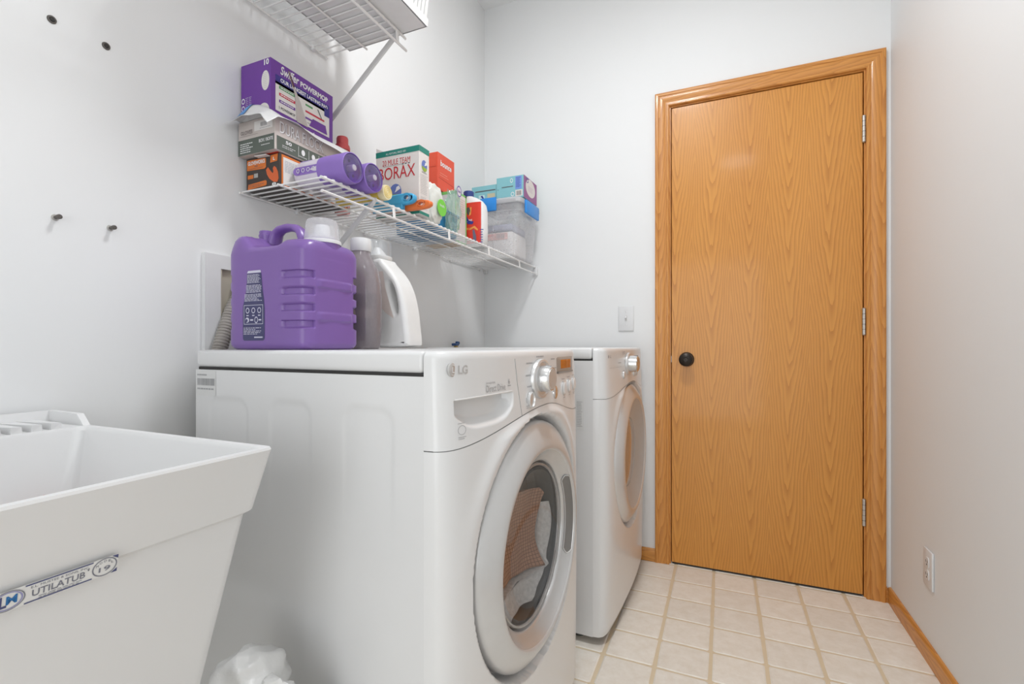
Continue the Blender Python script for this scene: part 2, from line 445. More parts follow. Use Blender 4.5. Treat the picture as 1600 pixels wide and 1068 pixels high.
    casing('side_casing', lambda a, d, e: (xi1 + a, -d, 0.002 if e == 0 else zi + a), OAKC)
    casing('head_casing', lambda a, d, e: (xi0 - a if e == 0 else xi1 + a, -d, zi + a), OAKH)
    part('jamb', MB().box((-.010, 0, .002), (.0055, .1, 2.0555)), OAKC, tr, smooth=False)
    part('jamb', MB().box((xi1 - .0055, 0, .002), (xi1 + .010, .1, 2.0555)), OAKC, tr, smooth=False)
    part('jamb', MB().box((.0055, 0, 2.0445), (xi1 - .0055, .1, 2.0555)), OAKH, tr, smooth=False)
    part('door_stop', MB().box((.0055, .042, .002), (.016, .075, 2.0445)), OAKC, tr, smooth=False)
    part('door_stop', MB().box((xi1 - .016, .042, .002), (xi1 - .0055, .075, 2.0445)), OAKC, tr, smooth=False)
    brz = mat('oiled_bronze', (.035, .028, .024), .38, metal=.6)
    nick = mat('satin_nickel', (.55, .53, .50), .35, metal=.8)
    part('strike_plate', MB().box((.0045, .002, .895), (.0062, .030, .945)), brz, tr, smooth=False)
    # door slab
    d = bpy.data.objects.new('door_1', None); link(d); d['kind'] = 'structure'; d.location = (1.294, Y_DOOR + .002, 0); d['label'] = 'closed flat oak veneer door'
    part('door_slab', MB().rbox((-.3545, 0, .010), (.3545, .035, 2.041), .0015, 1), OAK, d)
    part('door_gap_shade', MB().box((-.352, .003, .0035), (.352, .032, .010)), DARK, d, smooth=False)  # dark strip standing in for the shade in the gap under the door
    kx, kz = 1.003 - 1.294, .918
    k = part('door_knob', MB().lathe([(.0, 0), (.031, 0), (.032, -.004), (.029, -.008), (.014, -.011), (.012, -.028), (.018, -.034), (.027, -.042), (.0295, -.050), (.028, -.057), (.021, -.062), (.010, -.0645), (.0085, -.062), (.007, -.0620), (.0, -.0625)], 40, (kx, 0, kz), 'y'), brz, d)
    part('latch', MB().box((-.357, .008, .905), (-.354, .026, .932)), nick, d, smooth=False)
    for z in (1.8185, 1.0715, .3315):
        h = MB().lathe([(.0062, -.05), (.0062, .05)], 14, (.3565, -.006, z))
        h.lathe([(.0, -.054), (.004, -.053), (.0068, -.050), (.0068, -.047)], 14, (.3565, -.006, z)).lathe([(.0068, .047), (.0068, .050), (.004, .053), (0, .054)], 14, (.3565, -.006, z))
        hg = part('hinge', h, nick, d)
        for q in (-.03, -.01, .01, .03): part('knuckle_joint', MB().lathe([(.0064, -.0006), (.0064, .0006)], 14, (.3565, -.006, z + q)), DARK, hg)
build_room()

def build_lamp(name, label, x, y, strength):
    t = thing(name, label, 'lamp', (x, y, Z_CEIL))
    part('canopy', MB().lathe([(0, 0), (.175, 0), (.180, -.008), (.178, -.034), (.168, -.040), (.158, -.036), (.156, -.03), (0, -.03)], 40), SILVER, t)
    m = mat('lamp_glass_%s' % name, (.9, .9, .9), .3, emit=(.965, .985, 1.0), estr=strength)
    part('glass_dome', MB().lathe([(.152, -.031)] + [(.15 * math.cos(a), -.0315 - .016 * math.sin(a)) for a in [i * PI / 20 for i in range(0, 10)]] + [(.001, -.0476)], 40, cap0=False), m, t)
build_lamp('ceiling_lamp', 'frosted flush ceiling lamp above the floor between dryer and door', .92, 1.02, LAMP_MAIN)
build_lamp('rear_fill_lamp', 'added unseen fill lamp on the ceiling at the rear end of the room', 1.28, -.45, FILL_REAR)  # added fill lamp, lifts the faces that the main lamp leaves dim

# ------------------------------------------------------------------ wall plates and wall anchors
def build_plates():
    t = thing('light_switch', 'white toggle light switch plate on the wall left of the door', 'switch', (.7385, Y_DOOR, 1.105))
    part('cover_plate', MB().rbox((-.0355, -.006, -.0585), (.0355, 0, .0585), .0028, 3), PLASTW, t)
    part('toggle_frame', MB().box((-.005, -.0068, -.012), (.005, -.0055, .012)), mat('switch_slot', (.62, .61, .6), .5), t, smooth=False)
    mb = MB().rbox((-.0036, -.016, -.005), (.0036, -.004, .005), .001, 1).xf(Matrix.Rotation(R(-22), 4, 'X'))
    part('toggle', mb, PLASTW, t)
    for z in (-.030, .030): part('screw', MB().lathe([(0, -.0075), (.003, -.007), (.0034, -.0058)], 12, (0, 0, z), 'y'), SILVER, t)
    t = thing('wall_outlet', 'white double socket plate low on the right wall', 'outlet', (ROOM_W, 1.877, .2865))
    part('cover_plate', MB().rbox((-.006, -.0355, -.0585), (0, .0355, .0585), .0028, 3), PLASTW, t)
    for z in (-.0195, .0195):
        s_ = part('socket', MB().loft([(0, 0, 0, .0165, .0135, 3.2), (.0022, 0, 0, .0162, .0132, 3.2)], 28).xf(Matrix.Translation((-.0055, 0, z)) @ Matrix.Rotation(R(-90), 4, 'Y')), PLASTW, t)
        for y in (-.006, .006): part('slot', MB().box((-.0082, y - .001, z - .001), (-.0076, y + .001, z + .007)), DARK, s_, smooth=False)
        part('slot', MB().lathe([(.0024, -.0082), (.0024, -.0076)], 10, (0, 0, z - .007), 'x'), DARK, s_)
    part('screw', MB().lathe([(.0034, -.0058), (.003, -.007), (0, -.0075)], 12, (0, 0, 0), 'x'), SILVER, t)
    anch = mat('anchor_plastic', (.10, .09, .08), .55); anl = mat('anchor_flange_plastic', (.45, .43, .41), .5)
    for lab, y, z, lo in (('dark wall anchor, upper and further left of the four on the left wall', .472, 1.585, 0), ('dark wall anchor, upper and further right of the four on the left wall', .558, 1.585, 0),
                          ('dark screw anchor, lower and further left of the four on the left wall', .477, 1.217, 1), ('dark screw anchor, lower and further right of the four on the left wall', .565, 1.217, 1)):
        t = thing('wall_anchor', lab, 'anchor', (0, y, z), group='anchors left in the wall above the sink')
        if lo:
            part('shank', MB().lathe([(.0035, 0), (.0032, .012), (.0045, .0125), (.0045, .016), (.0025, .017), (0, .0165)], 14, (0, 0, 0), 'x'), anch, t)
        part('flange', MB().lathe([(.0075, 0), (.007, .0018), (.0045, .0022), (.004, .0012), (0, .0008)] if not lo else [(.0062, 0), (.0055, .002), (.0036, .0024)], 16, (0, 0, 0), 'x'), anch if not lo else anl, t)
        if not lo: part('plug_hole', MB().lathe([(.0038, .0012), (.0036, .0026), (0, .0026)], 12, (0, 0, 0), 'x'), DARK, t)
build_plates()

# ------------------------------------------------------------------ laundry machines
WW = .686
def machine(kind, ox, oy, rot, depth, label, zt=.968, zc=.546, Ro=.262, zi=.538):
    wash = kind == 'washer'
    t = thing('washing_machine' if wash else 'tumble_dryer', label, 'washer' if wash else 'dryer', (ox, oy, 0), rot)
    bow, bul, yc = .015, .010, WW / 2
    pk = .40 if wash else .36
    def zs(y): return .803 + .038 * (.5 + .5 * math.cos(PI * min(1, abs(y - pk) / (pk if y < pk else (WW - pk) * .85))))
    def Xs(y, z):
        e = max(-1, min(1, 2 * y / WW - 1))
        x = .042 * (1 - abs(e) ** 18) ** (1 / 2.6) + bow * (1 - e * e)
        x += bul * math.sin(PI * min(1, max(0, z / .9))) * (1 - e ** 6)
        return x
    def cut(y, z):                                             # door well and the hood over it
        r = math.hypot(y - yc, z - zc); x = 0
        x -= .042 * sstep(Ro + .013, Ro + .005, r)
        x += .010 * math.exp(-((r - (Ro + .030)) / .020) ** 2) * max(0, (z - zc) / r) ** 1.5 * sstep(.0, .022, zs(y) - z) if r > Ro + .015 else 0
        return x
    # cabinet: open at the front, its near side embossed with shallow channels
    mb = MB(); z0, z1 = .028, zt - .043
    mb.add([(-depth, 0, z0), (-depth, WW, z0), (-depth, WW, z1), (-depth, 0, z1), (0, 0, z0), (0, WW, z0), (0, WW, z1), (0, 0, z1)],
           [(0, 1, 2, 3), (1, 5, 6, 2), (0, 4, 5, 1), (3, 2, 6, 7)])
    part('cabinet', mb, ENAMEL, t, fix=False)
    chan = [(-.567, -.44, .866, .22), (-.373, -.26, .868, .22), (-.177, -.064, .868, .22)]
    def side(u, v):
        x = -depth + depth * u; z = z0 + (z1 - z0) * v; y = 0
        if wash:
            for a, b, zt_, zb in chan:
                cx, cz, hx, hz, rr = (a + b) / 2, (zt_ + zb) / 2, (b - a) / 2, (zt_ - zb) / 2, .03
                dx, dz = abs(x - cx) - hx + rr, abs(z - cz) - hz + rr
                dd = math.hypot(max(dx, 0), max(dz, 0)) + min(max(dx, dz), 0) - rr
                y += .0022 * sstep(.006, -.007, dd) * sstep(.55, .84, z)
        return (x, y, z)
    part('side_panel', MB().grid(side, 170 if wash else 2, 170 if wash else 2), ENAMEL, t)
    part('shadow_gap', MB().box((-depth + .004, .004, z1 - .002), (-.002, WW - .004, z1 + .006)), DARK, t, smooth=False)
    part('top_panel', MB().rbox((-depth, 0, z1 + .005), (-.0015, WW, zt), .009, 3), ENAMEL, t)
    for x in (-depth + .06, -.06):
        for y in (.05, WW - .05): part('foot', MB().lathe([(.02, .002), (.022, .012), (.012, .014), (.012, .03)], 16, (x, y, 0)), RUBBER, t)
    # control panel
    etas = lambda u: math.sin(PI / 2 * (2 * u - 1)) * .35 + .65 * (2 * u - 1)
    hy0, hy1, hzt, hzb = .032, .222, .884, .843
    def scoop(y, z):
        if not wash: return 0
        if hy0 - .01 < y < hy1 + .01 and hzb - .03 < z < hzt + .004:
            m_ = (y - hy0) / (hy1 - hy0)
            zb = hzb - .004 + .026 * max(0, 2 * abs(m_ - .5)) ** 3.5
            return -.022 * sstep(hzt + .0005, hzt - .003, z) * sstep(zb - .010, zb + .012, z) * sstep(hy0 - .003, hy0 + .003, y) * sstep(hy1 + .003, hy1 - .006, y)
        return 0
    NR = 70
    def ctrl(u, v):
        e = max(-1, min(1, etas(u))); y = WW / 2 * (1 + e)
        j = round(v * (NR + 8)); zb = zs(y) + .0007; ztop = zt - .014
        if j <= NR:
            z = zb + (ztop - zb) * j / NR
            return (max(0, Xs(y, z) + scoop(y, z) - .004 * (z - .8) / .16), y, z)
        q = (j - NR) / 7
        if q <= 1:
            d_ = .014 * (1 - math.cos(q * PI / 2)); X0 = max(0, Xs(y, ztop) - .004)
            return (X0 * (1 - d_ / .06), WW / 2 + (y - WW / 2) * (1 - d_ / .343), ztop + .014 * math.sin(q * PI / 2))
        return (0, WW / 2 + (y - WW / 2) * .96, zt)
    part('control_panel', MB().grid(ctrl, 230, NR + 8), ENAMEL, t, ang=50)
    # front panel with the door well
    NV = 200
    def front(u, v):
        e = max(-1, min(1, etas(u))); y = WW / 2 * (1 + e)
        zb, ztop = .03, zs(y) - .0007
        z = zb + (ztop - zb) * v
        return (max(0, Xs(y, z) + cut(y, z)) * (1 - .12 * sstep(.05, .03, z)), y, z)
    mb = MB().grid(front, 200, NV)
    keep = []
    for f in mb.f:
        c_ = [sum(mb.v[i][k] for i in f) / 4 for k in (1, 2)]
        if math.hypot(c_[0] - yc, c_[1] - zc) > .235: keep.append(f)
    mb.f = keep
    part('front_panel', mb, ENAMEL, t, ang=60)
    part('seam_backing', MB().grid(lambda u, v: (max(0, Xs(WW * (.004 + .992 * u), .82) - .0025), WW * (.004 + .992 * u), zs(WW * (.004 + .992 * u)) - .006 + .012 * v), 60, 1), mat('seam_shadow', (.36, .36, .36), .6), t)
    # door ring: lathe about x with an off-centre window
    prof = [(1.0, .010), (1.0, .046), (.992, .053), (.972, .058), (.93, .065), (.89, .071), (.855, .0755), (.825, .078), (.805, .0785), (.79, .077), (.782, .074)]
    cone = [(.782, .074), (.76, .068), (.73, .061), (.70, .0555), (.685, .053), (.678, .048), (.674, .038)] if wash else [(.782, .074), (.72, .066), (.62, .056), (.53, .049), (.50, .047), (.49, .040)]
    def ring(pr, n=128, pocket=False):
        mb = MB(); vs = []; fs = []
        for (k, x) in pr:
            r = Ro * k; zz = zc + (zi - zc) * sstep(1.0, .75, k)
            for i in range(n):
                a = 2 * PI * i / n
                xx = x
                if pocket and -26 < math.degrees(math.atan2(math.sin(a), math.cos(a))) < 36 and k < .727 and k > .66: xx = x - .014
                vs.append((xx, yc + r * math.cos(a), zz + r * math.sin(a)))
        for j in range(len(pr) - 1):
            for i in range(n):
                k_ = (i + 1) % n; fs.append((j*n+i, j*n+k_, (j+1)*n+k_, (j+1)*n+i))
        return mb.add(vs, fs)
    d = part('door', ring(prof), SILVER if not wash else mat('door_ring_paint', (.60, .598, .595), .3, metal=.25, coat=.2), t, ang=50)
    part('window_bezel', ring(cone), mat('bezel_silver', (.60, .60, .60), .27, metal=.5) if wash else mat('bezel_grey', (.52, .52, .52), .35, metal=.15), d, ang=50)
    if wash:
        # recessed grip on the hinge-free side of the bezel
        mb = MB(); n_ = 26
        def pk_(r0, r1, x0, x1):
            for i in range(n_ + 1):
                pass
        A0, A1 = R(-27), R(35); Kp = (.702, .774)
        def grip(u, v):
            a = A0 + (A1 - A0) * u; k = Kp[0] + (Kp[1] - Kp[0]) * v
            end = min(1, min(u, 1 - u) / .05) ** .5
            km = .738; k = km + (k - km) * max(.15, end)
            x = .0562 + (.0722 - .0562) * (k - .702) / (.774 - .702) + .0016
            return (x, yc + Ro * k * math.cos(a), zi + Ro * k * math.sin(a))
        part('door_grip', MB().grid(grip, 40, 6), mat('grip_grey', (.20, .19, .18), .4), d)
        path = []
        for i in range(41): path.append(grip(i / 40, 0))
        for i in range(41): path.append(grip(1 - i / 40, 1))
        part('grip_rim', MB().tube(path, .0014, 6, closed=True), SILVER, d)
    gl = clear('door_glass', (.93, .925, .92), .03, .03, 1.2) if wash else None
    ri = Ro * (.680 if wash else .495)
    if wash:
        bowl = [(ri * q, .050 - .075 * math.sqrt(max(0, 1 - q * q))) for q in (1., .995, .98, .95, .9, .82, .7, .5, .3, .1, .005)]
        part('window_glass', MB().lathe(bowl, 64, (0, yc, zi), 'x', cap0=False, cap1=False), gl, d, ang=60)
        part('glass_rim', MB().tube([(.046, yc + ri * .955 * math.cos(2*PI*i/64), zi + ri * .955 * math.sin(2*PI*i/64)) for i in range(64)], .0035, 6, closed=True), clear('rim_glass', (.7, .69, .68), .35, .05, 1.), d)
        part('gasket', MB().lathe([(.235, .024), (.215, .024), (.205, .018), (.200, -.01), (.205, -.03), (.195, -.05), (.205, -.07), (.245, -.075)], 64, (0, yc, zc), 'x', cap0=False, cap1=False), mat('gasket_grey', (.13, .125, .12), .55), t, fix=False)
        part('drum', MB().lathe([(.235, -.075), (.245, -.08), (.245, -.46), (.0, -.47)], 64, (0, yc, zc), 'x', cap0=False, cap1=False), STEELD, t, fix=False)
    else:
        part('door_panel', MB().lathe([(ri, .046), (ri * .97, .047), (ri * .7, .050), (ri * .35, .052), (.001, .053)], 64, (0, yc, zi), 'x', cap0=False), mat('smoked_door_panel', (.30, .29, .28), .06, coat=1.), d)
        part('door_well', MB().lathe([(.24, .016), (.0, .016)], 64, (0, yc, zc), 'x', cap0=False), ENAMEL, t)
    part('door_hinge' if not wash else 'door_backing', MB().lathe([(Ro * .99, .012), (Ro * .9, .010), (Ro * .8, .008)], 64, (0, yc, zc), 'x', cap0=False, cap1=False), mat('door_edge_grey', (.34, .33, .32), .5), d)
    # print and controls
    S = lambda y, z: Vector((max(0, Xs(y, z) - .004 * (z - .8) / .16), y, z))
    D = Dec(S, (1, 0, 0), t, .0005)
    def disc_part(name, y, z, ry, rz, prof_, m, par=t, n=36):
        x0 = S(y, z).x; mb = MB(); vs = []; fs = []
        for k, h in prof_:
            for i in range(n):
                a = 2 * PI * i / n; vs.append((x0 + h, y + ry * k * math.cos(a), z + rz * k * math.sin(a)))
        for j in range(len(prof_) - 1):
            for i in range(n):
                q = (i + 1) % n; fs.append((j*n+i, j*n+q, (j+1)*n+q, (j+1)*n+i))
        fs.append(tuple((len(prof_) - 1) * n + i for i in range(n)))
        return part(name, mb.add(vs, fs), m, par)
    if wash:
        disc_part('logo_badge', .027, .936, .0105, .0115, [(1, -.002), (1, .0012), (.9, .0018)], mat('badge_silver', (.62, .61, .60), .3, metal=.5))
        B = Dec(S, (1, 0, 0), t, .0022)
        B.ring(PLASTW, .027, .936, .0082, .009, .14, 'logo_mark'); B.rect(PLASTW, .0262, .931, .0276, .941, 'logo_mark'); B.rect(PLASTW, .0262, .931, .031, .9325, 'logo_mark'); B.ell(PLASTW, .0225, .938, .0012, .0014, 'logo_mark', n=10); B.done()
        L = Dec(S, (1, 0, 0), t, .0008); mm = mat('badge_silver', (1, 1, 1))
        L.text(mm, 'LG', .041, .928, .066, .943, .02, name='logo_letters', lay=1); L.done()
        D.text(PRINTG, 'Direct Drive', .123, .8905, .194, .9035, .0, name='lettering')
        D.text(PRINTG, 'INVERTER', .123, .9055, .155, .909, .0)
        D.text(PRINTG, '6', .206, .901, .213, .911, .01); D.rect(PRINTG, .204, .8965, .217, .8985, 'fine_print')
        D.ring(PRINTG, .046, .834, .010, .008, .1, 'printed_emblem'); D.rect(PRINTG, .036, .845, .056, .846, 'fine_print'); D.lines(PRINTG, .036, .818, .056, .824, 2, .4)
        # drawer outline seams and scoop lip
        dr = part('detergent_drawer', MB().tube([S(hy0 + (hy1 - hy0) * i / 30, hzt + .0016) + Vector((-.0005, 0, 0)) for i in range(31)], .0016, 6), ENAMEL, t)
        sp = [S(.238 + .020 * q + .004 * q * q, .950 - .126 * q) for q in [i / 20 for i in range(21)]]
        part('drawer_seam', MB().tube(sp, .0009, 5), mat('seam_shadow', (.25, .25, .25)), t)
        dial = disc_part('dial', .366, .902, .055, .0455, [(1, 0), (1, .004), (.96, .008), (.86, .0095), (.80, .006), (.70, .006)], SILVER)
        disc_part('dial_knob', .366, .902, .032, .0305, [(1, .004), (.97, .016), (.93, .026), (.86, .030), (.80, .0296)], CHROME, dial)
        disc_part('dial_cap', .366, .902, .0255, .0243, [(1, .0292), (.97, .0312)], mat('dial_cap_silver', (.62, .615, .61), .3, metal=.4), dial)
        part('dial_pointer', MB().box((S(.366, .902).x + .014, .365, .902 + .026), (S(.366, .902).x + .0275, .367, .902 + .0300)), PRINTG, dial, smooth=False)
        for y, z, wd in ((.292, .938, .034), (.288, .912, .034), (.292, .888, .028)): D.rect(PRINTG, y + wd + .002, z + .0005, y + wd + .014, z + .0012, 'fine_print'); D.lines(PRINTG, y, z - .002, y + wd, z + .003, 1, .6, rag=.05, seed=int(z * 999))
        for y, z, wd in ((.345, .9515, .045), (.437, .944, .028), (.442, .922, .034), (.445, .900, .020)): D.lines(PRINTG, y, z - .002, y + wd, z + .003, 1, .6, rag=.05, seed=int(z * 999))
        # display
        def quad(y0, z0_, y1, z1_): return [(y0, z0_), (y1, z0_), (y1, z1_), (y0, z1_)]
        dsp = mat('display_bezel', (.42, .41, .40), .35, metal=.4)
        x0 = S(.55, .93).x
        def plate(name, y0, za, y1, zb, th, m, par=t, e=4.):
            return part(name, MB().grid(lambda u, v: S(y0 + (y1 - y0) * u, za + (zb - za) * v) + Vector((th * min(1, 8 * min(u, 1 - u, v, 1 - v)) , 0, 0)), 16, 12), m, par)
        db = plate('display_bezel', .480, .906, .624, .9485, .0025, dsp)
        plate('display_screen', .496, .9155, .610, .9445, .0032, mat('amber_screen', s2l(176, 98, 28), .25, emit=s2l(176, 98, 28), estr=.12), db)
        D2 = Dec(S, (1, 0, 0), t, .0016)
        D2.rect(mat('display_strip', (.32, .32, .32), .4), .484, .9065, .620, .9115, 'indicator_strip', 2)
        D2.rect(mat('amber_glow', s2l(226, 160, 96), .3), .555, .917, .557, .943, 'screen_digit', 3); D2.done()
        disc_part('power_button', .306, .860, .0155, .0175, [(1, 0), (1, .004), (.88, .006), (.82, .003), (.6, .0035)], SILVER)
        disc_part('start_button', .459, .863, .0135, .0165, [(1, 0), (.95, .003), (.7, .0045)], CHROME)
        for y, z in ((.530, .867), (.580, .870), (.627, .872)):
            b_ = disc_part('option_button', y, z, .0145, .0185, [(1, 0), (1, .003), (.9, .0038)], SILVER)
            disc_part('button_face', y, z, .0122, .0162, [(1, .0032), (.9, .0052), (.6, .006)], ENAMEL, b_)
            D.lines(PRINTG, y - .012, z + .022, y + .012, z + .026, 1, .5, rag=.05); D.lines(PRINTG, y - .008, z - .025, y + .008, z - .022, 1, .5, rag=.05)
        D.rect(PRINTG, .285, .8545, .2875, .8655, 'fine_print'); D.lines(PRINTG, .282, .842, .297, .850, 2, .4)
        D.lines(PRINTG, .618, .843, .645, .850, 2, .4)
        D.done()
        # serial sticker on the near side
        St = Dec.plane((-depth + .004, 0, .865), (1, 0, 0), (0, 0, 1), t, .0006)
        St.rect(mat('sticker_paper', (.74, .74, .73), .5), 0, .004, .066, .058, 'serial_sticker')
        St.bars(PRINTG, .003, .026, .063, .041, 34, lay=2); St.lines(PRINTG, .003, .046, .036, .051, 1, .6, rag=.05); St.lines(PRINTG, .003, .016, .060, .021, 1, .6, rag=.05); St.done()
    else:
        D.text(PRINTG, 'LG', .052, .936, .066, .946, .02); D.ell(PRINTG, .044, .941, .0045, .0055, 'logo_mark')
        D.lines(PRINTG, .15, .915, .19, .92, 1, .6); D.lines(PRINTG, .05, .902, .19, .9035, 1, .5, rag=.02)
        dial = disc_part('dial', .30, .910, .050, .042, [(1, 0), (1, .004), (.94, .008), (.80, .009)], SILVER)
        disc_part('dial_knob', .30, .910, .036, .0315, [(1, .004), (.97, .022), (.92, .036), (.8, .039)], CHROME, dial)
        part('dial_pointer', MB().box((S(.30, .91).x + .020, .299, .936), (S(.30, .91).x + .037, .301, .941)), PRINTD, dial, smooth=False)
        for y, z in ((.212, .945), (.232, .946), (.215, .878)): D.lines(PRINTG, y, z, y + .018, z + .012, 2, .5)
        for y in (.215, .40, .45):
            disc_part('option_button', y, .872, .010, .014, [(1, 0), (1, .004), (.8, .006)], SILVER)
        St = Dec.plane((-.03, 0, .60), (1, 0, 0), (0, 0, 1), t, .0006)
        St.rect(mat('sticker_paper', (.74, .74, .73), .5), -.028, .1, 0, .20, 'rating_sticker'); St.lines(PRINTG, -.024, .11, -.004, .195, 16, .35); St.done()
        D.done()
    return t
machine('washer', .698, .66, R(-2.2), .612, 'white front-loading washing machine with round window, nearest the camera')
machine('dryer', .761, 1.532, R(-1.2), .66, 'white front-loading tumble dryer between the washer and the oak door', zt=.971, zc=.57, zi=.57)

def laundry_load():
    # textiles pressed against the window glass inside the drum
    brown = bpy.data.materials.new('brown_waffle_towel'); brown.use_nodes = True
    nt = brown.node_tree; b = nt.nodes['Principled BSDF']; tc = nt.nodes.new('ShaderNodeTexCoord')
    wv = nt.nodes.new('ShaderNodeTexBrick'); wv.inputs['Scale'].default_value = 62; wv.offset = 0
    mp = nt.nodes.new('ShaderNodeMapping'); mp.inputs['Rotation'].default_value = (0, R(90), R(90)); nt.links.new(tc.outputs['Object'], mp.inputs[0]); nt.links.new(mp.outputs[0], wv.inputs[0])
    wv.inputs['Color1'].default_value = (.42, .24, .16, 1); wv.inputs['Color2'].default_value = (.36, .20, .135, 1); wv.inputs['Mortar'].default_value = (.20, .11, .07, 1); wv.inputs['Mortar Size'].default_value = .05
    wv.inputs['Brick Width'].default_value = .5; wv.inputs['Row Height'].default_value = .5
    nt.links.new(wv.outputs['Color'], b.inputs['Base Color']); b.inputs['Roughness'].default_value = .95
    rb, zi_, yc_ = .262 * .68, .538, .343
    def pad(name, m, y_lo, y_hi, z_top, seed, back, zmin=0):
        """cloth lying against the curved glass: front follows the bowl, wrinkled; y_lo/y_hi/z_top bound its outline"""
        rd = random.Random(seed); ph = [rd.uniform(0, 6) for _ in range(8)]
        def pt(u, v, front):
            zlo = max(zmin, zi_ - rb * .93)
            z = zlo + (z_top(0) - zlo) * v
            ch = math.sqrt(max(.0004, (rb * .98) ** 2 - (z - zi_) ** 2))
            a, b_ = max(yc_ - ch, y_lo(z)), min(yc_ + ch, y_hi(z)); b_ = max(b_, a + .004)
            y = a + (b_ - a) * u
            zz = z - (z_top(0) - z_top(y)) * v ** 4
            q = min(.99, math.hypot(y - yc_, zz - zi_) / rb)
            x = .050 - .075 * math.sqrt(1 - q * q) - .005
            edge = min(1, 6 * min(u, 1 - u)) * min(1, 6 * min(v, 1 - v))
            x -= .004 * (1 + math.sin(90 * y + 25 * zz + ph[0])) * .5 + .004 * (1 + math.sin(55 * zz - 40 * y + ph[1])) * .5 + .006 * (1 - edge ** .5)
            if not front: x -= back * edge ** .5
            return (x, y, zz)
        mb = MB().grid(lambda u, v: pt(u, v, True), 40, 40).grid(lambda u, v: pt(u, v, False), 40, 40)
        o = part(name, mb, m, smooth=True, ang=80); o.location = (.698, .66, 0); o.rotation_euler.z = R(-2.2); return o
    split = lambda z: .486 + .12 * (z - .50)
    o = pad('towel', brown, lambda z: .1, split, lambda y: .625 - .05 * (y - .3), 4, .05, .425); tag(o, 'brown waffle-weave towel behind the glass of the washer door', 'towel')
    lace = mat('white_lace', (.55, .54, .53), .9, var=(110, .35), bump=(120, .8, .004))
    o = pad('garment', lace, lambda z: .1 + (split(z) + .003 - .1) * sstep(.405, .425, z), lambda z: .6, lambda y: .575, 9, .05); tag(o, 'white lacy garment below and right of the towel inside the washer drum', 'garment')
laundry_load()

